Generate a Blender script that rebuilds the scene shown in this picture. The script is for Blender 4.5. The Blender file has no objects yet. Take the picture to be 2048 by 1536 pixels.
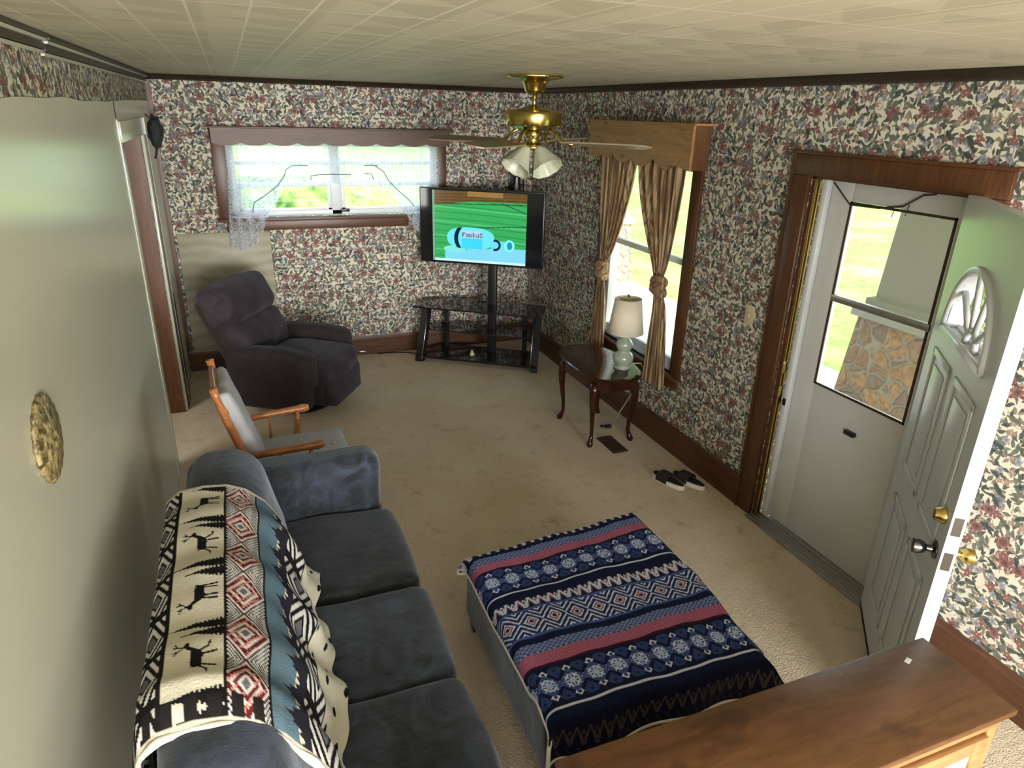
import bpy, bmesh, math, random
import numpy as np
from mathutils import Vector, Matrix, noise
C = bpy.context.scene
PI = math.pi
random.seed(7)
rs = np.random.RandomState(4)

# ------------------------------------------------------------------ camera
CAM = (-2.7684, -6.5017, 2.2874); F_PX = 1364.2; PITCH, YAW, ROLL = .38035, -.3832, .02816
fw = Vector((-math.sin(YAW)*math.cos(PITCH), math.cos(YAW)*math.cos(PITCH), -math.sin(PITCH)))
rt = Vector((math.cos(YAW), math.sin(YAW), 0)); up = rt.cross(fw)
r2 = rt*math.cos(ROLL)+up*math.sin(ROLL); u2 = -rt*math.sin(ROLL)+up*math.cos(ROLL)
cd = bpy.data.cameras.new('camera'); cam = bpy.data.objects.new('camera', cd); C.collection.objects.link(cam)
cam.matrix_world = Matrix(((r2.x, u2.x, -fw.x, CAM[0]), (r2.y, u2.y, -fw.y, CAM[1]), (r2.z, u2.z, -fw.z, CAM[2]), (0, 0, 0, 1)))
cd.sensor_width = 36; cd.lens = F_PX*36/2048; cd.clip_start = .03; cd.clip_end = 300
C.camera = cam
# ------------------------------------------------------------------ light
C.view_settings.view_transform = 'Standard'; C.view_settings.look = 'None'
C.view_settings.gamma = 1; C.view_settings.use_curve_mapping = False
C.view_settings.exposure = 1.12
w = bpy.data.worlds.new('world'); C.world = w; w.use_nodes = True
wn = w.node_tree.nodes; bg = wn['Background']
sky = wn.new('ShaderNodeTexSky'); sky.sky_type = 'NISHITA'; sky.sun_disc = False
sky.sun_elevation = math.radians(48); sky.sun_rotation = math.radians(150); sky.air_density = 1.0; sky.dust_density = 2.5
mx = wn.new('ShaderNodeMix'); mx.data_type = 'RGBA'; mx.inputs[0].default_value = .55
mx.inputs[7].default_value = (1.0, 1.0, .96, 1)
w.node_tree.links.new(sky.outputs[0], mx.inputs[6]); w.node_tree.links.new(mx.outputs[2], bg.inputs['Color'])
bg.inputs['Strength'].default_value = 1.35
def lamp(name, kind, loc, rot, energy, color=(1, 1, 1), size=None, sy=None, portal=False):
    d = bpy.data.lights.new(name, kind); d.energy = energy; d.color = color
    if kind == 'AREA':
        d.shape = 'RECTANGLE'; d.size = size; d.size_y = sy
        if portal: d.cycles.is_portal = True
    o = bpy.data.objects.new(name, d); C.collection.objects.link(o); o.location = loc; o.rotation_euler = rot
    return o
sun = lamp('sun', 'SUN', (8, -6, 9), (math.radians(42), 0, math.radians(38)), 1.1, (1, .96, .88)); sun.data.angle = .02
# added area light that fills the room from the unseen part behind the camera
lamp('rear_fill', 'AREA', (-1.45, -11.93, 1.5), (PI/2, 0, 0), 340, (.98, .99, 1), 3.0, 1.7)
lamp('portal_back_window', 'AREA', (-1.88, .16, 1.68), (-PI/2, 0, 0), 1, size=1.9, sy=.7, portal=True)
lamp('portal_side_window', 'AREA', (.16, -2.14, 1.27), (0, PI/2, 0), 1, size=1.5, sy=1.2, portal=True)
lamp('portal_door', 'AREA', (.2, -4.12, 1.4), (0, PI/2, 0), 1, size=1.1, sy=.8, portal=True)

lamp('left_fill', 'AREA', (-3.24, -8.4, 1.45), (0, -PI/2, .42), 95, (.97, .985, 1), 1.3, 1.8)  # added side fill from behind the camera, no window opening there
lamp('hall_fill', 'AREA', (-4.75, -2.6, 1.5), (0, -PI/2, .6), 26, (1, .98, .93), 1.2, 1.2)  # added fill in the unseen hall to brighten the doorway jamb

# ------------------------------------------------------------------ materials
def srgb(r, g, b):
    return tuple(((c/255/12.92) if c/255 <= .04045 else ((c/255+.055)/1.055)**2.4) for c in (r, g, b))
MATS = {}
class NT:
    def __init__(s, name):
        s.m = bpy.data.materials.new(name); s.m.use_nodes = True; s.t = s.m.node_tree; s.n = s.t.nodes; s.l = s.t.links
        s.b = s.n['Principled BSDF']; MATS[name] = s.m
    def node(s, typ, **kw):
        n = s.n.new(typ)
        for k, v in kw.items(): setattr(n, k, v)
        return n
    def put(s, sock, v):
        if hasattr(v, 'is_output') or hasattr(v, 'links'): s.l.new(v, sock)
        else: sock.default_value = v
    def math(s, op, a, b=None, c=None, clamp=False):
        n = s.n.new('ShaderNodeMath'); n.operation = op; n.use_clamp = clamp; s.put(n.inputs[0], a)
        if b is not None: s.put(n.inputs[1], b)
        if c is not None: s.put(n.inputs[2], c)
        return n.outputs[0]
    def vmath(s, op, a, b=None):
        n = s.n.new('ShaderNodeVectorMath'); n.operation = op; s.put(n.inputs[0], a)
        if b is not None: s.put(n.inputs[1], b)
        return n.outputs[0]
    def mix(s, f, a, b):
        n = s.n.new('ShaderNodeMix'); n.data_type = 'RGBA'; s.put(n.inputs[0], f)
        s.put(n.inputs[6], a if hasattr(a, 'links') else (*a[:3], 1)); s.put(n.inputs[7], b if hasattr(b, 'links') else (*b[:3], 1))
        return n.outputs[2]
    def noise(s, vec, scale, detail=3, rough=.5, dist=0):
        n = s.n.new('ShaderNodeTexNoise'); n.inputs['Scale'].default_value = scale; n.inputs['Detail'].default_value = detail
        n.inputs['Roughness'].default_value = rough; n.inputs['Distortion'].default_value = dist
        if vec is not None: s.l.new(vec, n.inputs['Vector'])
        return n.outputs['Fac']
    def ramp(s, f, lo, hi):
        n = s.n.new('ShaderNodeMapRange'); s.put(n.inputs[0], f); n.inputs[1].default_value = lo; n.inputs[2].default_value = hi
        return n.outputs[0]
    def pos(s): return s.n.new('ShaderNodeNewGeometry').outputs['Position']
    def obj(s): return s.n.new('ShaderNodeTexCoord').outputs['Object']
    def scale(s, vec, v):
        n = s.n.new('ShaderNodeMapping'); s.l.new(vec, n.inputs[0]); n.inputs['Scale'].default_value = v
        return n.outputs[0]
    def bump(s, h, strength, dist=.01):
        n = s.n.new('ShaderNodeBump'); n.inputs['Strength'].default_value = strength; n.inputs['Distance'].default_value = dist
        s.put(n.inputs['Height'], h); s.l.new(n.outputs[0], s.b.inputs['Normal'])
    def out(s, col=None, rough=.5, metal=0, spec=None):
        if col is not None: s.put(s.b.inputs['Base Color'], col if hasattr(col, 'links') else (*col[:3], 1))
        s.put(s.b.inputs['Roughness'], rough); s.put(s.b.inputs['Metallic'], metal)
        if spec is not None: s.b.inputs['Specular IOR Level'].default_value = spec
        return s.m

def plain(name, col, rough=.5, metal=0, var=.12, scale=9, spec=None):
    t = NT(name); f = t.noise(t.obj(), scale, 4)
    return t.out(t.mix(f, [c*(1-var) for c in col], [min(1, c*(1+var)) for c in col]), rough, metal, spec)

def wood(name, dark, light, stretch=(1, 1, 1), rough=.38, sc=6, knots=False, stains=False):
    t = NT(name); v = t.scale(t.pos(), stretch)
    g = t.noise(v, sc, 6, .62, 1.2); f2 = t.noise(v, sc*7, 3)
    f = t.math('ADD', t.math('MULTIPLY', g, .8), t.math('MULTIPLY', f2, .25))
    col = t.mix(t.ramp(f, .32, .72), dark, light)
    if knots:
        vo = t.node('ShaderNodeTexVoronoi'); t.l.new(t.scale(t.pos(), (3.1, 3.1, 5.2)), vo.inputs['Vector']); vo.inputs['Scale'].default_value = 1.35
        k = t.ramp(vo.outputs['Distance'], .16, .05)
        col = t.mix(t.math('MULTIPLY', k, .75, clamp=True), col, [c*.25 for c in dark])
    if stains:
        st = t.noise(t.scale(t.pos(), (1.3, 2.2, 1)), 4.2, 3, .55, .8); col = t.mix(t.math('MULTIPLY', t.ramp(st, .56, .66), .5), col, [c*.55 for c in dark])
        st2 = t.noise(t.pos(), 60, 1); col = t.mix(t.math('MULTIPLY', t.ramp(st2, .78, .8), .6), col, srgb(190, 150, 110))
    t.bump(f, .12, .004)
    return t.out(col, rough)

WB_D, WB_L = srgb(52, 29, 14), srgb(98, 60, 31)
M = {}
M['trim_x'] = wood('brown_wood_x', WB_D, WB_L, (.5, 6, 6), .4)
M['trim_y'] = wood('brown_wood_y', WB_D, WB_L, (6, .5, 6), .4)
M['trim_z'] = wood('brown_wood_z', WB_D, WB_L, (6, 6, .5), .4)
M['dark_trim'] = wood('dark_wood_trim', srgb(28, 20, 12), srgb(50, 38, 24), (1, 1, 1), .4)
M['pine'] = wood('knotty_pine', srgb(118, 82, 44), srgb(166, 124, 76), (6, .6, 5), .45, 4, True)
M['pine_x'] = wood('window_valance_wood', srgb(58, 33, 14), srgb(92, 56, 26), (.6, 6, 5), .45, 4, True)
M['table'] = wood('cherry_dark', srgb(32, 12, 8), srgb(62, 26, 17), (2, 1, 2), .12, 5)
M['rocker'] = wood('honey_oak', srgb(130, 72, 36), srgb(190, 124, 72), (3, 3, 3), .3, 8)
M['cab'] = wood('walnut_stain', srgb(70, 44, 22), srgb(110, 74, 42), (.7, 5, 5), .36, 3.2, False, True)
M['cab_light'] = wood('light_maple', srgb(130, 90, 54), srgb(184, 140, 92), (.8, 5, 5), .4, 4)
M['cream'] = plain('cream_gloss_paint', srgb(194, 193, 174), .22, 0, .03, 3)
M['white'] = plain('white_paint', srgb(206, 208, 206), .4, 0, .03, 5)
M['vinyl'] = plain('white_vinyl', srgb(214, 218, 222), .35, 0, .02, 5)
M['storm'] = plain('grey_white_enamel', srgb(208, 209, 208), .4, 0, .06, 4)
M['leafdoor'] = plain('white_steel_door', srgb(200, 204, 206), .36, 0, .03, 3)
M['black'] = plain('black_plastic', (.012, .012, .014), .35)
M['blackmetal'] = plain('black_powder_metal', (.02, .02, .022), .4, .5)
M['chrome'] = plain('steel', (.55, .55, .57), .25, 1)
M['darkchrome'] = plain('dark_nickel', (.16, .16, .17), .2, 1)
M['brass'] = plain('brass', srgb(200, 178, 106), .2, 1, .1, 20)
M['alum'] = plain('aluminium', (.45, .44, .42), .35, .9, .25, 30)
M['rubber'] = plain('rubber_black', (.01, .01, .01), .8)
M['shade'] = plain('lamp_shade_cloth', srgb(214, 204, 182), .85, 0, .04, 30)
M['ceramic'] = plain('pale_green_ceramic', srgb(150, 160, 142), .18, 0, .15, 14)
M['fanblade'] = plain('fan_blade_wood', srgb(136, 120, 92), .4, 0, .15, 8)
M['ivory'] = plain('ivory_plastic', srgb(196, 186, 148), .4, 0, .05)
M['whitecloth'] = plain('white_piping_cloth', srgb(205, 200, 186), .9, 0, .08, 60)
M['register'] = plain('brown_metal', srgb(74, 54, 40), .5, .3, .2, 30)
M['capcloth'] = plain('black_cloth', (.018, .02, .022), .8, 0, .4, 25)
M['concrete'] = plain('porch_concrete', srgb(170, 165, 155), .9, 0, .12, 5)
M['colpaint'] = plain('column_paint', srgb(158, 150, 136), .7, 0, .08, 4)
M['darkglass'] = plain('smoked_glass', (.012, .012, .013), .06, 0, .1, 4)
M['door_reflection'] = plain('glass_reflection', srgb(190, 196, 192), .12, .2, .1, 6)  # pale base colour stands for the white reflection in the cabinet door glass
M['greypatch'] = None

# glass: mostly clear pane with a faint reflection
t = NT('window_glass'); t.n.remove(t.b)
tr = t.node('ShaderNodeBsdfTransparent'); gl = t.node('ShaderNodeBsdfGlossy'); gl.inputs['Roughness'].default_value = .03
fr = t.node('ShaderNodeLayerWeight'); fr.inputs[0].default_value = .5; ms = t.node('ShaderNodeMixShader')
t.l.new(t.math('ADD', t.math('MULTIPLY', t.math('POWER', fr.outputs['Facing'], 4), .5), .03), ms.inputs[0]); t.l.new(tr.outputs[0], ms.inputs[1]); t.l.new(gl.outputs[0], ms.inputs[2])
t.l.new(ms.outputs[0], t.n['Material Output'].inputs[0]); M['glass'] = t.m

# floral wallpaper ---------------------------------------------------------
def wallpaper(name, ax, tint=(1, 1, 1)):
    t = NT(name)
    sp = t.node('ShaderNodeSeparateXYZ'); t.l.new(t.pos(), sp.inputs[0])
    cb = t.node('ShaderNodeCombineXYZ'); t.l.new(sp.outputs[ax], cb.inputs[0]); t.l.new(sp.outputs[2], cb.inputs[1])
    nz = t.node('ShaderNodeTexNoise'); nz.inputs['Scale'].default_value = 26; t.l.new(cb.outputs[0], nz.inputs['Vector'])
    wob = t.vmath('MULTIPLY', t.vmath('SUBTRACT', nz.outputs['Color'], (.5, .5, .5)), (.022, .022, 0))
    base = t.vmath('MULTIPLY', t.vmath('ADD', cb.outputs[0], wob), (1.32, 1.32, 1))
    col = t.mix(t.noise(base, 4, 2), srgb(202, 195, 176), srgb(212, 205, 187))
    def cell(scale, off, rnd=.85):
        v = t.vmath('ADD', base, (off, off*1.7, 0))
        vo = t.node('ShaderNodeTexVoronoi'); vo.voronoi_dimensions = '2D'; vo.inputs['Scale'].default_value = scale
        vo.inputs['Randomness'].default_value = rnd; t.l.new(v, vo.inputs['Vector'])
        d = t.vmath('SUBTRACT', v, vo.outputs['Position'])
        s3 = t.node('ShaderNodeSeparateXYZ'); t.l.new(d, s3.inputs[0])
        c3 = t.node('ShaderNodeSeparateColor'); t.l.new(vo.outputs['Color'], c3.inputs[0])
        return s3.outputs[0], s3.outputs[1], c3.outputs
    # stems
    ve = t.node('ShaderNodeTexVoronoi'); ve.voronoi_dimensions = '2D'; ve.feature = 'DISTANCE_TO_EDGE'; ve.inputs['Scale'].default_value = 11
    wob2 = t.vmath('ADD', base, t.vmath('MULTIPLY', t.vmath('SUBTRACT', nz.outputs['Color'], (.5, .5, .5)), (.06, .06, 0)))
    t.l.new(wob2, ve.inputs['Vector'])
    stem = t.math('MULTIPLY', t.math('LESS_THAN', ve.outputs['Distance'], .022), t.math('GREATER_THAN', t.noise(base, 14, 1), .47))
    col = t.mix(t.math('MULTIPLY', stem, .8), col, srgb(96, 104, 92))
    def leaves(scale, off, a, b, c1, c2, thr=.1):
        nonlocal col
        x, y, cr = cell(scale, off)
        ang = t.math('MULTIPLY', cr[0], 6.283); cs = t.math('COSINE', ang); sn = t.math('SINE', ang)
        px = t.math('ADD', t.math('MULTIPLY', x, cs), t.math('MULTIPLY', y, sn))
        py = t.math('ABSOLUTE', t.math('SUBTRACT', t.math('MULTIPLY', y, cs), t.math('MULTIPLY', x, sn)))
        q = t.math('ADD', t.math('POWER', t.math('DIVIDE', t.math('ABSOLUTE', px), a), 1.5), t.math('DIVIDE', py, b))
        m = t.math('MULTIPLY', t.math('LESS_THAN', q, 1), t.math('GREATER_THAN', cr[1], thr))
        lc = t.mix(t.ramp(py, 0, b*.7), [k*.55 for k in c1], c1); lc = t.mix(t.math('GREATER_THAN', cr[2], .5), lc, c2)
        col = t.mix(t.math('MULTIPLY', m, .92), col, lc)
    def flowers(scale, off, R, n, ca, cb_, centre, thr, amp=.22):
        nonlocal col
        x, y, cr = cell(scale, off, .7)
        r = t.math('SQRT', t.math('ADD', t.math('MULTIPLY', x, x), t.math('MULTIPLY', y, y)))
        th = t.math('ARCTAN2', y, x)
        pet = t.math('COSINE', t.math('ADD', t.math('MULTIPLY', th, n), t.math('MULTIPLY', cr[0], 6.28)))
        rr = t.math('DIVIDE', r, t.math('MULTIPLY', t.math('ADD', t.math('MULTIPLY', pet, amp), 1-amp), R))
        m = t.math('MULTIPLY', t.math('LESS_THAN', rr, 1), t.math('LESS_THAN', cr[1], thr))
        rings = t.math('SINE', t.math('ADD', t.math('MULTIPLY', rr, 11), t.math('MULTIPLY', pet, 1.6)))
        fc = t.mix(t.ramp(rings, -1, 1), ca, cb_)
        fc = t.mix(t.math('LESS_THAN', rr, .24), fc, centre)
        col = t.mix(t.math('MULTIPLY', m, .95), col, fc)
    G1, G2 = srgb(62, 72, 66), srgb(86, 92, 80)
    leaves(21, 3.1, .029, .011, G1, G2, .18); leaves(18, 7.7, .031, .011, srgb(72, 84, 84), srgb(104, 108, 98), .3)
    leaves(24, 1.3, .022, .009, G2, srgb(128, 114, 98), .35)
    flowers(15, 5.9, .022, 5, srgb(172, 146, 132), srgb(136, 106, 98), srgb(176, 152, 112), .45)
    flowers(13, 9.1, .026, 6, srgb(122, 124, 134), srgb(154, 154, 158), srgb(104, 104, 116), .35)
    flowers(7.5, 2.2, .048, 7, srgb(106, 66, 66), srgb(138, 104, 96), srgb(84, 46, 50), .40)
    flowers(7.0, 6.4, .042, 9, srgb(100, 100, 112), srgb(134, 130, 134), srgb(80, 80, 94), .2)
    flowers(9.5, 4.4, .030, 5, srgb(112, 68, 70), srgb(140, 94, 90), srgb(168, 140, 100), .3)
    leaves(12, 8.2, .044, .015, srgb(66, 80, 76), srgb(90, 98, 86), .45)
    return t.out(col, .8, 0, .25)
M['wp_x'] = wallpaper('floral_wallpaper_back', 0)
M['wp_y'] = wallpaper('floral_wallpaper_side', 1)

# ceiling tiles ------------------------------------------------------------
t = NT('ceiling_tile'); sp = t.node('ShaderNodeSeparateXYZ'); t.l.new(t.pos(), sp.inputs[0])
def fract(tt, v, p, off=0): return tt.math('FRACT', tt.math('DIVIDE', tt.math('ADD', v, off), p))
fx = fract(t, sp.outputs[0], .2733, 20.01); fy = fract(t, sp.outputs[1], .2395, 20.0)
lx = t.math('LESS_THAN', fract(t, sp.outputs[0], .1366, 20.04), .05); ly = t.math('LESS_THAN', fract(t, sp.outputs[1], .479, 20.02), .014)
tri = t.math('GREATER_THAN', t.math('SUBTRACT', fx, t.math('MULTIPLY', fy, .9)), .05)
msk = t.math('GREATER_THAN', t.noise(t.pos(), 1.1, 1), .42)
base = t.mix(t.noise(t.pos(), 2, 3), srgb(184, 177, 152), srgb(192, 186, 163))
col = t.mix(t.math('MULTIPLY', t.math('MULTIPLY', tri, msk), .5), base, srgb(160, 154, 130))
col = t.mix(t.math('MULTIPLY', lx, .75), col, srgb(214, 208, 188)); col = t.mix(t.math('MULTIPLY', ly, .7), col, srgb(226, 221, 202))
t.bump(t.math('ADD', t.noise(t.scale(t.pos(), (1, 14, 1)), 18, 3), tri), .12, .003)
M['ceiling'] = t.out(col, .55)

# carpet -------------------------------------------------------------------
t = NT('beige_carpet'); p = t.pos()
a = t.noise(p, 2.2, 5, .6); b = t.noise(p, 140, 2); c3 = t.noise(p, 7, 4, .7)
col = t.mix(t.ramp(a, .35, .7), srgb(214, 195, 170), srgb(224, 208, 186))
col = t.mix(t.ramp(c3, .56, .72), col, srgb(188, 168, 142)); col = t.mix(t.math('MULTIPLY', t.ramp(b, .35, .65), .3), col, srgb(150, 130, 106))
sp_ = t.ramp(t.noise(p, 30, 2), .70, .76); col = t.mix(t.math('MULTIPLY', sp_, .5), col, srgb(130, 112, 88))
t.bump(t.math('ADD', b, t.math('MULTIPLY', t.noise(p, 45, 2), .6)), .7, .012)
M['carpet'] = t.out(col, .95, 0, .1)

# embossed pale panel behind the recliner
t = NT('swirled_pale_panel'); wv = t.node('ShaderNodeTexWave'); wv.wave_type = 'RINGS'; wv.inputs['Scale'].default_value = 3; wv.inputs['Distortion'].default_value = 6
t.l.new(t.pos(), wv.inputs['Vector']); t.bump(wv.outputs['Fac'], .2, .004)
M['greypatch'] = t.out(t.mix(wv.outputs['Fac'], srgb(140, 134, 112), srgb(156, 150, 128)), .5)

def plush(name, c1, c2, c3, rough=.75, sheen=.35, patch=2.2):
    t = NT(name); o = t.pos()
    f = t.noise(o, patch*2.4, 4, .6, 1.5); g = t.noise(t.scale(o, (1, 2.5, 1)), patch*6, 4, .7, .8); h = t.noise(o, 220, 1)
    col = t.mix(t.ramp(f, .38, .62), c1, c2); col = t.mix(t.ramp(g, .5, .72), col, c3)
    col = t.mix(t.math('MULTIPLY', h, .25), col, [k*.5 for k in c1])
    t.bump(t.math('ADD', t.math('MULTIPLY', f, .6), g), .35, .012)
    t.b.inputs['Sheen Weight'].default_value = sheen; t.b.inputs['Sheen Roughness'].default_value = .45
    t.b.inputs['Sheen Tint'].default_value = (.85, .9, 1, 1)
    return t.out(col, rough, 0, .2)
M['sofa'] = plush('slate_blue_microfibre', srgb(36, 38, 40), srgb(64, 72, 88), srgb(48, 51, 55))
M['recl'] = plush('plum_grey_plush', srgb(44, 37, 42), srgb(58, 50, 56), srgb(50, 43, 48), .85, .1)
M['reclside'] = plush('dark_brown_plush', srgb(40, 34, 30), srgb(46, 38, 34), srgb(42, 36, 32), .85, .15)
M['reclmid'] = plush('plum_plush_shaded', srgb(40, 33, 34), srgb(48, 40, 42), srgb(44, 37, 38), .85, .1)  # darker armrest copy: weak light on the arm's outer side put into colour
M['sofa_dark'] = plush('slate_microfibre_brushed_shade', srgb(26, 27, 27), srgb(40, 43, 48), srgb(60, 62, 62))  # darker copy for one seat cushion, view-dependent nap shade put into the colour
M['padcloth'] = plain('grey_tufted_cloth', srgb(164, 164, 166), .9, 0, .06, 14)

t = NT('striped_curtain'); wv = t.noise(t.scale(t.pos(), (1, 1, .03)), 60, 2); g = t.noise(t.scale(t.pos(), (1, 1, .02)), 22, 2)
col = t.mix(t.ramp(wv, .42, .58), srgb(196, 172, 134), srgb(124, 98, 78)); col = t.mix(t.ramp(g, .5, .62), col, srgb(156, 120, 92))
t.b.inputs['Transmission Weight'].default_value = 0
tl = t.node('ShaderNodeBsdfTranslucent'); t.l.new(col, tl.inputs[0]); t.out(col, .85, 0, .1)
ms = t.node('ShaderNodeMixShader'); ms.inputs[0].default_value = .3
t.l.new(t.b.outputs[0], ms.inputs[1]); t.l.new(tl.outputs[0], ms.inputs[2]); t.l.new(ms.outputs[0], t.n['Material Output'].inputs[0]); M['curtain'] = t.m

t = NT('white_lace'); t.out(srgb(218, 224, 232), .9, 0, .1)
vo = t.node('ShaderNodeTexVoronoi'); vo.inputs['Scale'].default_value = 70; t.l.new(t.pos(), vo.inputs['Vector'])
hole = t.math('MULTIPLY', t.math('LESS_THAN', vo.outputs['Distance'], .42), .75)
fold = t.ramp(t.noise(t.scale(t.pos(), (1, 1, .08)), 24, 2), .3, .7)
op = t.math('ADD', t.math('MULTIPLY', hole, .6), t.math('MULTIPLY', t.math('SUBTRACT', 1, fold), .22))
tr = t.node('ShaderNodeBsdfTransparent'); tl = t.node('ShaderNodeBsdfTranslucent'); tl.inputs[0].default_value = (.8, .84, .9, 1)
m1 = t.node('ShaderNodeMixShader'); m1.inputs[0].default_value = .45; t.l.new(t.b.outputs[0], m1.inputs[1]); t.l.new(tl.outputs[0], m1.inputs[2])
m2 = t.node('ShaderNodeMixShader'); t.l.new(t.math('ADD', op, .18, clamp=True), m2.inputs[0]); t.l.new(m1.outputs[0], m2.inputs[1]); t.l.new(tr.outputs[0], m2.inputs[2])
t.l.new(m2.outputs[0], t.n['Material Output'].inputs[0]); M['lace'] = t.m

def attrmat(name, rough=.9, emit=0, bumpy=True):
    t = NT(name); a = t.node('ShaderNodeAttribute'); a.attribute_name = 'pattern'
    if emit:
        t.put(t.b.inputs['Emission Color'], a.outputs['Color']); t.b.inputs['Emission Strength'].default_value = emit
        return t.out((0, 0, 0), .2)
    if bumpy: t.bump(t.noise(t.pos(), 180, 2), .5, .004)
    return t.out(a.outputs['Color'], rough, 0, .1)
M['throw'] = attrmat('woven_throw'); M['screen'] = attrmat('screen_picture', emit=.55)

t = NT('fieldstone'); vo = t.node('ShaderNodeTexVoronoi'); vo.feature = 'DISTANCE_TO_EDGE'; vo.inputs['Scale'].default_value = 6.5
v1 = t.node('ShaderNodeTexVoronoi'); v1.inputs['Scale'].default_value = 6.5
ws = t.vmath('ADD', t.pos(), t.vmath('MULTIPLY', t.node('ShaderNodeTexNoise').outputs['Color'], (.1, .1, .1)))
t.l.new(ws, vo.inputs['Vector']); t.l.new(ws, v1.inputs['Vector'])
sc = t.node('ShaderNodeSeparateColor'); t.l.new(v1.outputs['Color'], sc.inputs[0])
col = t.mix(sc.outputs[0], srgb(190, 154, 118), srgb(142, 130, 120)); col = t.mix(t.ramp(t.noise(ws, 22, 4), .4, .7), col, srgb(150, 112, 84))
col = t.mix(t.ramp(vo.outputs['Distance'], .06, .02), col, srgb(170, 160, 146)); t.bump(t.ramp(vo.outputs['Distance'], 0, .15), .6, .04)
M['stone'] = t.out(col, .9)
t = NT('lawn'); g = t.noise(t.pos(), .8, 4); h = t.noise(t.pos(), 12, 5, .7)
col = t.mix(t.ramp(h, .3, .7), srgb(76, 128, 46), srgb(122, 168, 76)); col = t.mix(t.ramp(g, .5, .75), col, srgb(158, 178, 96))
M['lawn'] = t.out(col, .95, 0, .1)
t = NT('foliage'); col = t.mix(t.ramp(t.noise(t.pos(), 3, 5, .7), .35, .65), srgb(60, 96, 44), srgb(146, 172, 92)); M['foliage'] = t.out(col, .9, 0, .1)
t = NT('carved_plaque'); col = t.mix(t.ramp(t.noise(t.pos(), 38, 4, .7), .4, .6), srgb(72, 58, 30), srgb(158, 142, 96)); t.bump(t.noise(t.pos(), 40, 4), .8, .01)
M['plaque'] = t.out(col, .45)
t = NT('frosted_shade_glass'); t.b.inputs['Transmission Weight'].default_value = .25
M['frost'] = t.out(srgb(204, 206, 182), .35)

# ------------------------------------------------------------------ mesh helpers
def link(name, me, mats, parent=None, loc=(0, 0, 0), rotz=0):
    o = bpy.data.objects.new(name, me); C.collection.objects.link(o)
    for m in (mats if isinstance(mats, (list, tuple)) else [mats]): me.materials.append(m)
    if parent is not None: o.parent = parent
    o.location = loc; o.rotation_euler = (0, 0, rotz)
    return o
def thing(name, label, cat, loc=(0, 0, 0), rotz=0, group=None):
    o = bpy.data.objects.new(name, None); C.collection.objects.link(o); o.location = loc; o.rotation_euler = (0, 0, rotz)
    o.empty_display_size = .05
    tag(o, label, cat, group); return o
def tag(o, label, cat, group=None, kind=None):
    o['label'] = label; o['category'] = cat
    if group: o['group'] = group
    if kind: o['kind'] = kind
    return o
def struct(o, label=None):
    o['kind'] = 'structure'
    if label: o['label'] = label
    return o
def box(bm, lo, hi, bev=0, seg=2, mat=0, M4=None):
    r = bmesh.ops.create_cube(bm, size=1)
    vs = r['verts']
    c = [(a+b)/2 for a, b in zip(lo, hi)]; s = [abs(b-a) for a, b in zip(lo, hi)]
    for v in vs: v.co = Vector((v.co.x*s[0]+c[0], v.co.y*s[1]+c[1], v.co.z*s[2]+c[2]))
    fs = set(f for v in vs for f in v.link_faces)
    for f in fs: f.material_index = mat
    if bev:
        es = list(set(e for v in vs for e in v.link_edges))
        r2_ = bmesh.ops.bevel(bm, geom=es, offset=min(bev, min(s)*.45), segments=seg, affect='EDGES', profile=.5)
        vs = list(set(v for f in r2_['faces'] for v in f.verts) | set(v for v in vs if v.is_valid))
    if M4 is not None:
        for v in vs: v.co = M4 @ v.co
    return vs
def tube(bm, pts, rad, n=10, mat=0, cap=True):
    pts = [Vector(p) for p in pts]
    if not isinstance(rad, (list, tuple)): rad = [rad]*len(pts)
    rings = []; prev = None
    for i, p in enumerate(pts):
        d = (pts[min(i+1, len(pts)-1)]-pts[max(i-1, 0)]).normalized()
        ref = prev if prev is not None else (Vector((0, 0, 1)) if abs(d.z) < .9 else Vector((1, 0, 0)))
        a = (ref - d*ref.dot(d)).normalized(); prev = a; b = d.cross(a)
        rings.append([bm.verts.new(p+(a*math.cos(2*PI*k/n)+b*math.sin(2*PI*k/n))*rad[i]) for k in range(n)])
    for r0, r1 in zip(rings, rings[1:]):
        for k in range(n):
            f = bm.faces.new((r0[k], r0[(k+1) % n], r1[(k+1) % n], r1[k])); f.material_index = mat; f.smooth = True
    if cap:
        for r in (rings[0][::-1], rings[-1]):
            f = bm.faces.new(r); f.material_index = mat
def lathe(bm, prof, n=32, cx=0, cy=0, mat=0, wave=None, M4=None):
    rings = []
    for (r, z) in prof:
        ring = []
        for k in range(n):
            a = 2*PI*k/n; rr = r
            if wave: rr = r*(1+wave(a, z))
            v = Vector((cx+rr*math.cos(a), cy+rr*math.sin(a), z)); ring.append(bm.verts.new(M4 @ v if M4 is not None else v))
        rings.append(ring)
    for r0, r1 in zip(rings, rings[1:]):
        for k in range(n):
            f = bm.faces.new((r0[k], r0[(k+1) % n], r1[(k+1) % n], r1[k])); f.material_index = mat; f.smooth = True
    for ring, (r, z) in ((rings[0][::-1], prof[0]), (rings[-1], prof[-1])):
        if r > 1e-4:
            f = bm.faces.new(ring); f.material_index = mat
def prism(bm, poly, axis, a, b, mat=0):
    """extrude a 2-D polygon along an axis between a and b"""
    def P(u, v, w_): return {0: (w_, u, v), 1: (u, w_, v), 2: (u, v, w_)}[axis]
    v0 = [bm.verts.new(P(u, v, a)) for u, v in poly]; v1 = [bm.verts.new(P(u, v, b)) for u, v in poly]
    n = len(poly)
    for f in [bm.faces.new(v0[::-1]), bm.faces.new(v1)]+[bm.faces.new((v0[k], v0[(k+1) % n], v1[(k+1) % n], v1[k])) for k in range(n)]:
        f.material_index = mat
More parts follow.
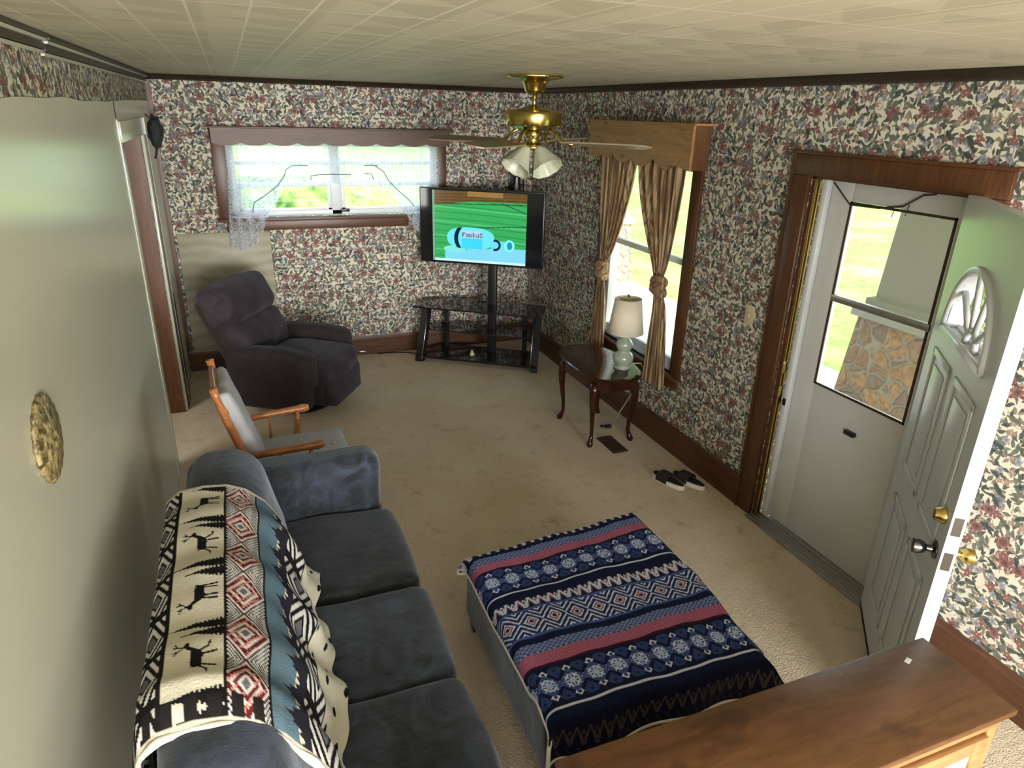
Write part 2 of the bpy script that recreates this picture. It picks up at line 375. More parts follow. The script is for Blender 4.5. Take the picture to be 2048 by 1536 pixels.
def fin(bm, name, mats, parent=None, smooth=False, loc=(0, 0, 0), rotz=0):
    bmesh.ops.recalc_face_normals(bm, faces=bm.faces)
    me = bpy.data.meshes.new(name); bm.to_mesh(me); bm.free()
    if smooth:
        me.polygons.foreach_set('use_smooth', [True]*len(me.polygons))
        me.set_sharp_from_angle(angle=math.radians(38)) if smooth != 'all' else None
    return link(name, me, mats, parent, loc, rotz)
def boxobj(name, lo, hi, mat, parent=None, bev=.004, loc=(0, 0, 0), rotz=0):
    bm = bmesh.new(); box(bm, lo, hi, bev); return fin(bm, name, mat, parent, True, loc, rotz)
def soft(name, lo, hi, r, mat, parent=None, puff=(0, 0, 0), amp=.008, freq=5, n=None, M4=None, seed=0, fn=None, loc=(0, 0, 0), rotz=0):
    """upholstery block: rounded, bulging, wrinkled"""
    s = [hi[i]-lo[i] for i in range(3)]; c = Vector([(hi[i]+lo[i])/2 for i in range(3)])
    bm = bmesh.new(); bmesh.ops.create_cube(bm, size=1)
    cuts = n or max(6, int(max(s)/.03)); bmesh.ops.subdivide_edges(bm, edges=bm.edges[:], cuts=cuts, use_grid_fill=True)
    h = [x/2 for x in s]
    for v in bm.verts:
        p = Vector((v.co.x*s[0], v.co.y*s[1], v.co.z*s[2]))
        q = Vector([max(-(h[i]-r), min(h[i]-r, p[i])) for i in range(3)]); d = p-q
        if d.length > 1e-6: p = q+d.normalized()*r
        u = [p[i]/h[i] for i in range(3)]
        for i in range(3):
            j, k = (i+1) % 3, (i+2) % 3
            p[i] += puff[i]*max(-1, min(1, u[i]*1.3))*(1-u[j]**2)*(1-u[k]**2)
        w_ = p+c+Vector((seed*3.7, seed*1.3, 0))
        nz = Vector((noise.noise(w_*freq), noise.noise(w_*freq+Vector((9, 0, 0))), noise.noise(w_*freq+Vector((0, 9, 0)))))
        p += nz*amp
        p = p+c
        if fn: p = fn(p)
        v.co = M4 @ p if M4 is not None else p
    return fin(bm, name, mat, parent, 'all', loc, rotz)

def grid(name, nu, nv, fn, mat, parent=None, colfn=None, thick=0):
    """surface from fn(s,t) arrays; colfn gives a woven/printed pattern as a colour attribute"""
    S, T = np.meshgrid(np.linspace(0, 1, nu), np.linspace(0, 1, nv), indexing='ij')
    P = fn(S, T).reshape(-1, 3)
    idx = np.arange(nu*nv).reshape(nu, nv)
    q = np.stack([idx[:-1, :-1], idx[1:, :-1], idx[1:, 1:], idx[:-1, 1:]], -1).reshape(-1, 4)
    me = bpy.data.meshes.new(name); me.from_pydata(P.tolist(), [], q.tolist()); me.update()
    me.polygons.foreach_set('use_smooth', [True]*len(me.polygons))
    if colfn is not None:
        col = colfn(S, T).reshape(-1, 3)/255.0
        col = np.where(col <= .04045, col/12.92, ((col+.055)/1.055)**2.4)
        a = me.color_attributes.new('pattern', 'FLOAT_COLOR', 'POINT')
        a.data.foreach_set('color', np.concatenate([col, np.ones((len(col), 1))], 1).astype(np.float32).ravel())
    o = link(name, me, mat, parent)
    if thick:
        md = o.modifiers.new('thickness', 'SOLIDIFY'); md.thickness = thick; md.offset = 0
    return o

# ------------------------------------------------------------------ setting
W, ZC = 3.3265, 2.4898; REAR = -12.0
def wall_with_hole(name, axis, lo, hi, holes, mats):
    """axis 0: wall in the yz plane spanning x lo..hi (thin); holes (a0,a1,z0,z1)"""
    bm = bmesh.new(); a0, a1 = lo[1-axis], hi[1-axis]; t0, t1 = lo[axis], hi[axis]
    cuts = sorted(set([a0, a1]+[h[0] for h in holes]+[h[1] for h in holes]))
    for c0, c1 in zip(cuts, cuts[1:]):
        hs = [h for h in holes if h[0] <= c0+1e-6 and h[1] >= c1-1e-6]
        segs = [(lo[2], hi[2])]
        for h in hs: segs = [(lo[2], h[2]), (h[3], hi[2])]
        for z0, z1 in segs:
            if z1-z0 < .005: continue
            if axis == 0: box(bm, (t0, c0, z0), (t1, c1, z1))
            else: box(bm, (c0, t0, z0), (c1, t1, z1))
    return struct(fin(bm, name, mats))
WT = .12
boxobj('floor', (-W-1.6, REAR, -.12), (.0, .0, 0), M['carpet'], bev=0)['kind'] = 'structure'
boxobj('ceiling', (-W-1.6, REAR, ZC), (WT, WT, ZC+.12), M['ceiling'], bev=0)['kind'] = 'structure'
wall_with_hole('wall_back', 1, (-W-1.6, 0, -.12), (WT, WT, ZC), [(-2.80, -.97, 1.35, 2.0)], M['wp_x'])
wall_with_hole('wall_right', 0, (0, REAR, -.12), (WT, 0, ZC), [(-2.68, -1.60, .57, 2.0), (-4.58, -3.68, 0, 2.03)], M['wp_y'])
wall_with_hole('wall_left', 0, (-W-WT, REAR, 0), (-W, 0, ZC), [(-1.93, -.95, 0, 2.07)], M['wp_y'])
wall_with_hole('wall_rear', 1, (-W-1.6, REAR-.12, -.12), (WT, REAR, ZC), [(-2.7, .0-.3, .7, 2.3)], M['cream'])
struct(boxobj('wall_hall', (-W-1.6, REAR, 0), (-W-1.48, 0, ZC), M['cream'], bev=0))
# painted sheet panelling on the left wall, top edge cut slightly wavy
bm = bmesh.new()
ys = np.linspace(REAR, -2.03, 60)
poly = [(y, 0.004) for y in (REAR, -2.03)]
top = [(y, 2.285+.006*math.sin(y*3.1)+.004*math.sin(y*9)) for y in ys[::-1]]
prism(bm, poly+top, 0, -W, -W+.008)
struct(fin(bm, 'trim_1', M['cream']), 'cream painted sheet panelling on the left wall')
bm = bmesh.new(); prism(bm, [(-2.06, 2.17), (-.84, 2.17), (-.84, 2.29), (-2.06, 2.285)], 0, -W, -W+.008)
prism(bm, [(-.84, .0), (-.12, .0), (-.12, 2.29), (-.84, 2.29)], 0, -W, -W+.008)
struct(fin(bm, 'trim_2', M['cream']), 'cream panelling above and beyond the hall doorway')
# crown moulding
def molding(name, prof, axis, a, b, m, flip=1):
    bm = bmesh.new(); prism(bm, prof, axis, a, b); return struct(fin(bm, name, m, None, True))
molding('trim_3', [(-.001, ZC-.002), (-.04, ZC-.002), (-.045, ZC-.012), (-.03, ZC-.03), (-.012, ZC-.038), (-.001, ZC-.042)], 0, -W, 0, M['dark_trim'])['label'] = 'dark crown moulding on the back wall'
bm = bmesh.new(); prism(bm, [(-.001, ZC-.002), (-.045, ZC-.002), (-.05, ZC-.014), (-.03, ZC-.034), (-.014, ZC-.044), (-.001, ZC-.046)], 1, REAR, 0)
struct(fin(bm, 'trim_4', M['dark_trim'], None, True), 'dark crown moulding on the right wall')
bm = bmesh.new()
for y0, y1, mm, dz in ((REAR, -3.55, 0, .0), (-3.54, -.02, 0, .006)):
    for k, (dx, z0, z1) in enumerate(((.035, -.014, -.002), (.028, -.026, -.016), (.018, -.050, -.028), (.012, -.064, -.053))):
        prism(bm, [(-W+.001, ZC+z0-dz), (-W+dx, ZC+z0-dz), (-W+dx, ZC+z1-dz), (-W+.001, ZC+z1-dz)], 1, y0, y1, 1 if k in (1, 3) else 0)
struct(fin(bm, 'trim_5', [M['dark_trim'], M['cream']]), 'dark and cream ribbed moulding on the left wall')
bm = bmesh.new(); box(bm, (-W+.001, -.04, .2), (-W+.035, -.001, ZC-.045)); struct(fin(bm, 'trim_6', M['trim_z']), 'brown corner strip')
# baseboards
def base(name, axis, a, b, h=.185, m=None):
    s = [(-.001, .0), (-.022, .0), (-.022, h-.03), (-.014, h-.012), (-.012, h), (-.001, h)]
    bm = bmesh.new(); prism(bm, s, axis, a, b); return struct(fin(bm, name, m))
base('baseboard_back', 0, -W+.01, -.02, .19, M['trim_x'])
bm = bmesh.new()
for a_, b_ in ((-3.545, -.02), (REAR, -4.70)):
    prism(bm, [(-.001, .0), (-.022, .0), (-.022, .17), (-.014, .19), (-.001, .2)], 1, a_, b_)
struct(fin(bm, 'baseboard_right', M['trim_y']))

# ---- back window
win = struct(boxobj('window_1', (-2.80, .06, 1.36), (-.97, .10, 1.385), M['vinyl']), 'pair of white sash windows in the back wall')
bm = bmesh.new()
for x in (-2.80, -1.955, -1.03): box(bm, (x, .02, 1.37), (x+(.09 if x == -1.955 else .06), .10, 2.0), .004)
box(bm, (-2.80, .02, 1.955), (-.97, .10, 2.0), .004); box(bm, (-2.80, .02, 1.37), (-.97, .10, 1.41), .004)
for x0, x1 in ((-2.74, -1.955), (-1.865, -1.03)):
    box(bm, (x0, .03, 1.615), (x1, .08, 1.65), .004); box(bm, (x0, .025, 1.41), (x0+.03, .06, 1.63), .003); box(bm, (x1-.03, .025, 1.41), (x1, .06, 1.63), .003)
    box(bm, (x0, .025, 1.405), (x1, .06, 1.43), .003); box(bm, (x0, .04, 1.80), (x1, .07, 1.83), .003)
fin(bm, 'window_frame', M['vinyl'], win, True)
for x0, x1 in ((-2.71, -1.985), (-1.835, -1.06)):
    boxobj('pane', (x0, .066, 1.42), (x1, .069, 1.96), M['glass'], win, 0)
boxobj('sash_latch', (-1.88, .0, 1.392), (-1.80, .03, 1.418), M['black'], win)
bm = bmesh.new(); box(bm, (-2.91, -.022, 1.335), (-2.80, -.001, 2.09), .003); box(bm, (-.97, -.022, 1.335), (-.885, -.001, 2.09), .003)
box(bm, (-2.91, -.022, 1.99), (-.885, -.001, 2.09), .003)
fin(bm, 'casing', M['trim_z'], win, True)
bm = bmesh.new(); box(bm, (-2.93, -.075, 1.335), (-1.235, -.001, 1.362), .006); box(bm, (-2.86, -.02, 1.25), (-1.26, -.001, 1.335), .003)
fin(bm, 'window_sill', M['trim_x'], win, True)
def scallop(a0, a1, ztop, zb, n, amp):
    pts = [(a0, ztop)]; low = []
    for i in range(n*10+1):
        u = i/(n*10); low.append((a0+(a1-a0)*u, zb+amp*(1-abs(math.sin(PI*u*n)))**1.4))
    return [(a0, ztop)]+low+[(a1, ztop)]
bm = bmesh.new(); prism(bm, scallop(-2.90, -.875, 2.10, 1.965, 9, .022), 1, -.115, -.097)
box(bm, (-2.92, -.118, 2.10), (-.865, -.001, 2.112), .003); box(bm, (-2.90, -.097, 1.99), (-2.885, -.023, 2.10)); box(bm, (-.89, -.097, 1.99), (-.875, -.023, 2.10))
tag(fin(bm, 'window_valance', M['pine_x']), 'low brown scalloped wooden valance box above the wide back window', 'valance')
# lace curtain
def zb(x):
    k = np.interp(x, [-2.86, -2.80, -2.66, -2.60, -2.53, -2.40, -2.25, -1.9, -1.60, -1.50, -1.34, -1.24, -1.12, -.99], [1.12, 1.08, 1.13, 1.25, 1.40, 1.61, 1.63, 1.635, 1.63, 1.60, 1.42, 1.22, 1.14, 1.2])
    return k+.012*np.abs(np.sin(x*28))
def lacefn(S, T):
    x = -2.80+1.83*S; z0 = 1.985; x2 = x
    zb_ = zb(-2.86+1.88*S); z = z0+(zb_-z0)*T
    side = np.clip((-x-2.35)/.5, 0, 1)
    x2 = x-.05*side*T+.01*np.sin(T*6+S*30)*T
    y = -.045-.014*np.sin(S*150+2*np.sin(S*23))*(.5+.6*T)-.045*np.clip((1.45-z)*8, 0, 1)
    return np.stack([x2, y, z], -1)
lc = grid('lace_curtain', 240, 50, lacefn, M['lace']); tag(lc, 'sheer white lace curtain tied back over the wide back window', 'curtain')
M['lacethread'] = plain('lace_thread', srgb(120, 132, 140), .9)
bm = bmesh.new()
for pts in ([(-2.15, 1.80), (-2.28, 1.80), (-2.33, 1.77), (-2.36, 1.7), (-2.42, 1.63), (-2.53, 1.55), (-2.62, 1.5), (-2.64, 1.42)],
            [(-1.66, 1.80), (-1.54, 1.80)], [(-1.56, 1.795), (-1.49, 1.75), (-1.44, 1.66), (-1.36, 1.58), (-1.27, 1.5), (-1.22, 1.44)],
            [(-2.13, 1.68), (-2.13, 1.715), (-2.05, 1.725), (-1.92, 1.725), (-1.78, 1.725)], [(-1.66, 1.73), (-1.6, 1.73), (-1.58, 1.68)]):
    tube(bm, [(x, -.064-(.03 if z < 1.52 else 0), z) for x, z in pts], .0045, 5)
fin(bm, 'raised_pattern', M['lacethread'], lc)
bm = bmesh.new(); tube(bm, [(-2.86, -.05, 1.985), (-.94, -.05, 1.985)], .008, 8)
tag(fin(bm, 'curtain_rod', M['vinyl']), 'thin white rod holding the lace curtain', 'curtain rod')
# pale panel under the window
boxobj('wall_panel', (-3.27, -.012, .19), (-2.515, -.001, 1.24), M['greypatch'], bev=.003)
tag(bpy.data.objects['wall_panel'], 'pale greyish embossed panel on the back wall behind the recliner', 'wall panel')

# ---- side window
win = struct(boxobj('window_2', (.02, -2.68, .57), (.10, -1.60, .60), M['vinyl']), 'tall window in the right wall')
bm = bmesh.new()
for y in (-2.68, -1.65): box(bm, (.02, y, .58), (.10, y+.05, 2.0), .004)
box(bm, (.02, -2.68, 1.95), (.10, -1.60, 2.0), .004); box(bm, (.03, -2.66, 1.335), (.085, -1.62, 1.375), .004); box(bm, (.03, -2.66, .6), (.085, -1.62, .66), .004)
fin(bm, 'window_frame', M['vinyl'], win, True)
boxobj('pane', (.064, -2.63, .66), (.067, -1.65, 1.95), M['glass'], win, 0)
bm = bmesh.new(); box(bm, (-.022, -2.785, .55), (-.001, -2.68, 2.09), .003); box(bm, (-.022, -1.60, .55), (-.001, -1.495, 2.09), .003); box(bm, (-.022, -2.785, 2.0), (-.001, -1.495, 2.1), .003)
for y in (-2.682, -1.60): box(bm, (-.001, y, .57), (.03, y+.012, 2.0))
fin(bm, 'casing', M['trim_z'], win, True)
bm = bmesh.new(); box(bm, (-.05, -2.80, .545), (.03, -1.48, .57), .005); box(bm, (-.018, -2.77, .47), (-.001, -1.5, .545), .003)
fin(bm, 'window_sill', M['trim_y'], win, True)
bm = bmesh.new()
prism(bm, [(-1.49, 2.235), (-1.49, 2.0), (-1.56, 1.985), (-1.68, 2.0), (-1.78, 1.985), (-1.86, 2.02), (-1.93, 1.98), (-2.0, 1.965), (-2.07, 1.985), (-2.12, 2.01), (-2.2, 1.965), (-2.28, 1.96), (-2.36, 2.0), (-2.41, 2.02), (-2.47, 1.985), (-2.56, 1.955), (-2.63, 1.98), (-2.68, 2.0), (-2.74, 1.985), (-2.83, 1.975), (-2.83, 2.235)], 0, -.16, -.142)
box(bm, (-.142, -1.508, 1.98), (-.023, -1.49, 2.235)); box(bm, (-.165, -2.85, 2.235), (-.001, -1.47, 2.248), .003)
M['pine_dark'] = wood('pine_end_board', srgb(66, 38, 16), srgb(104, 68, 34), (6, 6, .6), .45)
vl = fin(bm, 'window_valance', M['pine']); tag(vl, 'tall knotty pine scalloped valance box above the side window', 'valance')
boxobj('end_board', (-.142, -2.83, 1.975), (-.023, -2.812, 2.235), M['pine_dark'], vl, 0)
def tied(name, y0, y1, yk, yb0, yb1, zk, zb_, label, amp=.02, wk=.045):
    def fn(S, T):
        z = 2.02+(zb_-2.02)*T; kz = zk
        y_top = y0+(y1-y0)*S; y_k = yk+(S-.5)*wk*(1 if y1 > y0 else -1); y_b = yb0+(yb1-yb0)*S
        up_ = np.clip((2.02-z)/(2.02-kz), 0, 1)**1.6; dn = np.clip((kz-z)/(kz-zb_), 0, 1)**.55
        y = np.where(z > kz, y_top*(1-up_)+y_k*up_, y_k*(1-dn)+y_b*dn)
        fold = np.sin(S*2*PI*6+np.sin(S*9))
        wid = np.where(z > kz, 1-up_*.55, .45+.4*dn)
        x = -.085-fold*amp*wid-.02*np.exp(-((z-kz)/.1)**2)
        return np.stack([x, y, z], -1)
    o = grid(name, 120, 70, fn, M['curtain'], thick=.003); tag(o, label, 'curtain', 'striped curtains of the side window')
    bm = bmesh.new()   # knotted cloth
    for k in range(3):
        ring = [(-.1+.032*math.cos(a), yk+.05*math.sin(a), zk+.02*(k-1)*1.4+.03*math.sin(a*1+k*2)) for a in np.linspace(0, 2*PI, 17)]
        tube(bm, ring, .026, 8, cap=False)
    bmesh.ops.create_icosphere(bm, subdivisions=3, radius=.045, matrix=Matrix.Translation((-.1, yk, zk)))
    fin(bm, 'knot', M['curtain'], o, 'all'); return o
tied('curtain', -1.60, -2.10, -1.73, -1.60, -1.82, 1.13, .44, 'striped tan curtain tied in a knot, behind the lamp, nearer the television')
tied('curtain', -2.13, -2.70, -2.55, -2.46, -2.72, 1.19, .46, 'striped tan curtain tied in a knot, right half of the side window')
bm = bmesh.new(); tube(bm, [(-.085, -2.805, 2.03), (-.085, -1.51, 2.03)], .009, 8)
tag(fin(bm, 'curtain_rod', M['brass']), 'thin rod inside the knotty pine valance', 'curtain rod')

# ---- front door opening
fr = struct(boxobj('door_1', (-.024, -3.675, .0), (-.001, -3.55, 2.02), M['trim_z'], bev=.004), 'brown door frame of the front doorway')
bm = bmesh.new(); box(bm, (-.024, -4.70, .0), (-.001, -4.585, 2.02), .004); box(bm, (-.024, -4.70, 2.02), (-.001, -3.55, 2.125), .004); box(bm, (-.034, -4.72, 2.125), (-.001, -3.53, 2.14), .003)
box(bm, (-.03, -3.56, 0), (-.001, -3.545, 2.13)); fin(bm, 'casing', M['trim_z'], fr, True)
bm = bmesh.new(); box(bm, (-.001, -3.70, 0), (.045, -3.68, 2.03)); box(bm, (-.001, -4.58, 0), (.045, -4.56, 2.03)); box(bm, (-.001, -4.58, 2.01), (.045, -3.68, 2.03))
fin(bm, 'jamb', M['trim_z'], fr)
bm = bmesh.new(); box(bm, (.02, -3.712, .02), (.03, -3.70, 2.0)); box(bm, (.004, -3.709, .02), (.010, -3.70, 2.0)); fin(bm, 'weatherstrip', M['brass'], fr)
boxobj('strike_plate', (.0, -3.712, .80), (.03, -3.70, .87), M['brass'], fr, .002); boxobj('deadbolt_strike', (.0, -3.712, .95), (.03, -3.70, 1.02), M['brass'], fr, .002)
bm = bmesh.new()
box(bm, (-.06, -4.58, -.001), (.12, -3.68, .014), .004)
for k in range(4): box(bm, (-.045+.028*k, -4.58, .014), (-.033+.028*k, -3.68, .02), .002)
fin(bm, 'threshold', M['alum'], fr, True)
# storm door
sd = thing('storm_door', 'closed grey-white storm door with glass in the front doorway', 'door', (.1, -4.12, .015))
def sdbox(n, y0, y1, z0, z1, m, x0=-.018, x1=.018, bev=.004): return boxobj(n, (x0, y0+4.12, z0), (x1, y1+4.12, z1), m, sd, bev)
bm = bmesh.new(); box(bm, (-.055, .38+.0, .0), (-.02, .415, 2.0), .004); box(bm, (-.055, -.46, 0), (-.02, -.40, 2.0), .004)
fin(bm, 'outer_frame', M['vinyl'], sd, True)
bm = bmesh.new(); yL, yR, zB, zT = .245, -.33, .93, 1.90
box(bm, (-.018, yL, .0), (.018, .395, 2.0), .004); box(bm, (-.018, -.455, .0), (.018, yR, 2.0), .004)
box(bm, (-.018, yR, zT), (.018, yL, 2.0), .004); box(bm, (-.018, yR, 0), (.018, yL, zB), .004)
bm2 = bm; fin(bm2, 'door_panel', M['storm'], sd, True)
bm = bmesh.new()
box(bm, (-.026, yR, 1.395), (.0, yL, 1.43), .004)
fin(bm, 'middle_rail', M['alum'], sd, True)
bm = bmesh.new()
for a in (yL, yR+.012): box(bm, (-.024, a-.012, zB), (-.018, a, zT))
for z in (zB, zT-.012): box(bm, (-.024, yR, z), (-.018, yL, z+.012))
fin(bm, 'glazing_bead', M['register'], sd)
boxobj('glass_pane', (-.002, yR, zB), (.002, yL, zT), M['glass'], sd, 0)
bm = bmesh.new(); box(bm, (-.045, -.09, .75), (-.018, -.025, .775), .006); fin(bm, 'latch_handle', M['black'], sd, True)
bm = bmesh.new(); box(bm, (-.062, .385, .74), (-.054, .405, .78)); fin(bm, 'jamb_hole', M['black'], sd)
bm = bmesh.new(); tube(bm, [(.065, -3.76, 1.995), (.07, -3.84, 1.93), (.07, -3.88, 1.90), (.07, -4.05, 1.905), (.07, -4.18, 1.93), (.07, -4.27, 1.99), (.07, -4.33, 2.0)], .004, 6)
tube(bm, [(.07, -4.14, 1.915), (.07, -4.13, 1.875)], .002, 5); tube(bm, [(.07, -4.21, 1.94), (.07, -4.2, 1.89)], .002, 5)
tag(fin(bm, 'hanging_wire', M['register']), 'thin dark wire drooping across the top of the storm door', 'wire')
# open entry door leaf: local +X along the leaf from its hinge, local +Y = face seen from the room
LW, LH, LT = .90, 2.00, .045
ang = math.atan2(-.676, -.604)
ld = thing('entry_door', 'open white panelled entry door with fan-shaped window and brass locks', 'door', (-.02, -4.565, .025), ang)
# hinge frame check: seen face normal
bm = bmesh.new(); nx, nz = 90, 200
# slab built as boxes around the fanlight opening + raised panel grooves on both faces
cx, zc, RX, RZ = .47, 1.50, .29, .27
def lz(x): return zc+RZ*math.sqrt(max(0, 1-((x-cx)/RX)**2))
N = 24; xs = [cx-RX+2*RX*i/N for i in range(N+1)]
for ysgn in (1, -1):
    y = ysgn*LT/2
    def q(pts):
        vs = [bm.verts.new((a, y, b)) for a, b in pts]; bm.faces.new(vs if ysgn < 0 else vs[::-1])
    q([(0, 0), (LW, 0), (LW, zc), (0, zc)]); q([(0, zc), (cx-RX, zc), (cx-RX, LH), (0, LH)]); q([(cx+RX, zc), (LW, zc), (LW, LH), (cx+RX, LH)])
    for i in range(N): q([(xs[i], lz(xs[i])), (xs[i+1], lz(xs[i+1])), (xs[i+1], LH), (xs[i], LH)])
def rim(loop):
    for (a, b), (c_, d) in zip(loop, loop[1:]+loop[:1]):
        bm.faces.new([bm.verts.new(p) for p in ((a, -LT/2, b), (c_, -LT/2, d), (c_, LT/2, d), (a, LT/2, b))])
rim([(0, 0), (LW, 0), (LW, LH), (0, LH)]); rim([(cx-RX, zc)]+[(x, lz(x)) for x in xs[::-1]])
bmesh.ops.remove_doubles(bm, verts=bm.verts, dist=1e-4)
fin(bm, 'door_slab', M['leafdoor'], ld)
bm = bmesh.new()
for sgn in (1, -1):
    yy = sgn*LT/2
    def fr_(x0, x1, z0, z1, wd=.028, h=.007):
        for (a0, a1, b0, b1) in ((x0, x0+wd, z0, z1), (x1-wd, x1, z0, z1), (x0, x1, z0, z0+wd), (x0, x1, z1-wd, z1)):
            lo = (a0, min(yy, yy+sgn*h), b0); hi = (a1, max(yy, yy+sgn*h), b1); box(bm, lo, hi, .005)
        box(bm, (x0+.06, min(yy, yy+sgn*.005), z0+.06), (x1-.06, max(yy, yy+sgn*.005), z1-.06), .004)
    fr_(.12, .42, .16, .70); fr_(.50, .80, .16, .70); fr_(.12, .42, .84, 1.40); fr_(.50, .80, .84, 1.40)
fin(bm, 'raised_panels', M['leafdoor'], ld, True)
bm = bmesh.new()
for sgn in (1, -1):
    yy = sgn*(LT/2+.004)
    arc = [(cx+(RX+.012)*math.cos(a), yy, zc+(RZ+.012)*math.sin(a)) for a in np.linspace(0, PI, 25)]
    tube(bm, arc, .014, 8); tube(bm, [(cx-RX-.012, yy, zc), (cx+RX+.012, yy, zc)], .014, 8)
fin(bm, 'fanlight_trim', M['leafdoor'], ld, 'all')
bm = bmesh.new()
for a in (36, 72, 108, 144): tube(bm, [(cx+.06*math.cos(math.radians(a)), 0, zc+.06*math.sin(math.radians(a))), (cx+RX*math.cos(math.radians(a)), 0, zc+RZ*math.sin(math.radians(a)))], .012, 8)
tube(bm, [(cx+.07*math.cos(a), 0, zc+.065*math.sin(a)) for a in np.linspace(0, PI, 13)], .012, 8)
fin(bm, 'fanlight_bars', M['leafdoor'], ld, 'all')
bm = bmesh.new(); vs = [bm.verts.new((cx+RX*math.cos(a), 0, zc+RZ*math.sin(a))) for a in np.linspace(0, PI, 25)]; bm.faces.new(vs)
fin(bm, 'fanlight_glass', M['glass'], ld)
def knob(name, x, z, sgn, m, prof):
    bm = bmesh.new(); R4 = Matrix.Translation((x, sgn*LT/2, z)) @ Matrix.Rotation(-sgn*PI/2, 4, 'X')
    lathe(bm, prof, 20, M4=R4); return fin(bm, name, m, ld, True)
KP = [(.033, 0), (.033, .006), (.014, .012), (.012, .03), (.022, .038), (.027, .055), (.026, .072), (.0001, .075)]
DP = [(.030, 0), (.030, .01), (.024, .022), (.02, .036), (.0001, .038)]
SEEN = -1 if ang < -PI/2 else -1
knob('door_knob', LW-.07, .855, SEEN, M['darkchrome'], KP); knob('door_knob', LW-.07, .855, -SEEN, M['brass'], KP)
knob('deadbolt', LW-.07, .995, SEEN, M['brass'], DP)
boxobj('latch_plate', (LW-.001, -.014, .82), (LW+.002, .014, .89), M['darkchrome'], ld, 0); boxobj('deadbolt_plate', (LW-.001, -.014, .96), (LW+.002, .014, 1.03), M['darkchrome'], ld, 0)
boxobj('edge_weatherstrip', (.0, -LT/2-.002, -.02), (LW, LT/2+.002, .0), M['rubber'], ld, 0)

# ---- hall doorway in the left wall
hd = struct(boxobj('door_2', (-W-.34, -.965, .0), (-W-.001, -.952, 2.06), M['trim_z'], bev=0), 'deep brown jamb of the hall doorway')
bm = bmesh.new(); box(bm, (-W, -2.03, .0), (-W+.011, -1.935, 2.07), .002); box(bm, (-W, -2.03, 2.07), (-W+.022, -.85, 2.18), .004)
box(bm, (-W, -.93, 0), (-W+.02, -.83, 2.07), .004); box(bm, (-W+.008, -.83, 0), (-W+.03, -.81, 2.18)); box(bm, (-W+.008, -2.05, 0), (-W+.012, -2.03, 2.19))
fin(bm, 'casing', M['cream'], hd, True)
bm = bmesh.new(); box(bm, (-W+.02, -.845, 0), (-W+.028, -.835, 2.07)); box(bm, (-W+.02, -.9, 0), (-W+.026, -.89, 2.07)); fin(bm, 'dark_bead', M['dark_trim'], hd)
boxobj('casing_shade', (-W+.009, -.80, 0), (-W+.03, -.70, .9), M['dark_trim'], hd, .003)  # dark strip standing in for shade on the side of the casing

# switch, nails
sw = boxobj('light_switch', (-.008, -3.42, 1.14), (-.001, -3.345, 1.26), M['ivory'], bev=.003); tag(sw, 'ivory light switch plate on the flowered wall left of the front door', 'light switch')
boxobj('toggle', (-.018, -3.389, 1.19), (-.008, -3.377, 1.21), M['ivory'], sw, .002)
# plaque
bm = bmesh.new(); R4 = Matrix.Translation((-W+.008, -4.51, 1.435)) @ Matrix.Rotation(PI/2, 4, 'Y')
lathe(bm, [(.118, 0), (.122, .006), (.112, .014), (.096, .012), (.09, .018), (.05, .022), (.03, .03), (.0001, .032)], 72, wave=lambda a, z: .035*math.cos(a*18), M4=R4)
pq = tag(fin(bm, 'wall_plaque', M['plaque'], None, 'all'), 'round carved gold-brown plaque with scalloped rim on the cream wall', 'plaque')
bm = bmesh.new(); tube(bm, [(-W+.008, -4.62, 2.06), (-W+.022, -4.62, 2.063)], .003, 6); tag(fin(bm, 'nail', M['black']), 'small black nail in the upper left of the cream wall', 'nail')
# black cap hanging at the doorway corner
bm = bmesh.new(); bmesh.ops.create_icosphere(bm, subdivisions=4, radius=1)
for v in bm.verts:
    p = v.co.copy(); n_ = noise.noise(p*2.2)*.25+1
    v.co = Vector((-W+.075+p.x*.05*n_, -.66+p.y*.10*n_, 2.08+p.z*.11*n_))
cp = tag(fin(bm, 'cloth_cap', M['capcloth'], None, 'all'), 'black cloth cap hung on the top corner of the hall doorway', 'cap')
bm = bmesh.new(); tube(bm, [(-W+.03, -.72, 2.20), (-W+.06, -.70, 2.17), (-W+.07, -.68, 2.12)], .006, 6); fin(bm, 'strap', M['capcloth'], cp)
bm = bmesh.new(); tube(bm, [(-W+.08, -.68, 2.0), (-W+.06, -.70, 1.93), (-W+.05, -.70, 1.90)], .008, 6); fin(bm, 'strap', M['capcloth'], cp)
# floor register
bm = bmesh.new(); box(bm, (-.425, -2.69, .001), (-.30, -2.425, .008), .002)
for k in range(11): box(bm, (-.415, -2.675+k*.023, .008), (-.31, -2.665+k*.023, .012))
tag(fin(bm, 'floor_register', M['register']), 'brown metal heating register set in the carpet by the end table', 'floor vent')

# ------------------------------------------------------------------ sofa
sf = thing('sofa', 'long slate blue microfibre sofa along the left wall', 'sofa', (-2.7, -4.4, 0))
OX, OY = -2.7, -4.4
def S_(n, lo, hi, r, puff=(0, 0, 0), amp=.01, seed=0, freq=5, fn=None, m='sofa'):
    return soft(n, [lo[0]-OX, lo[1]-OY, lo[2]], [hi[0]-OX, hi[1]-OY, hi[2]], r, M[m], sf, puff, amp, freq, None, None, seed, fn)
S_('frame', (-3.10, -5.58, .06), (-2.27, -3.36, .30), .03, amp=.003)
S_('arm', (-3.12, -3.545, .06), (-2.25, -3.34, .71), .07, (.0, .012, .012), .01, 1)
S_('arm', (-3.10, -5.60, .06), (-2.25, -5.30, .66), .085, (.0, .012, .012), .01, 2)
S_('back_frame', (-3.11, -5.50, .10), (-2.92, -3.40, .78), .06, (0, 0, 0), .006, 3)
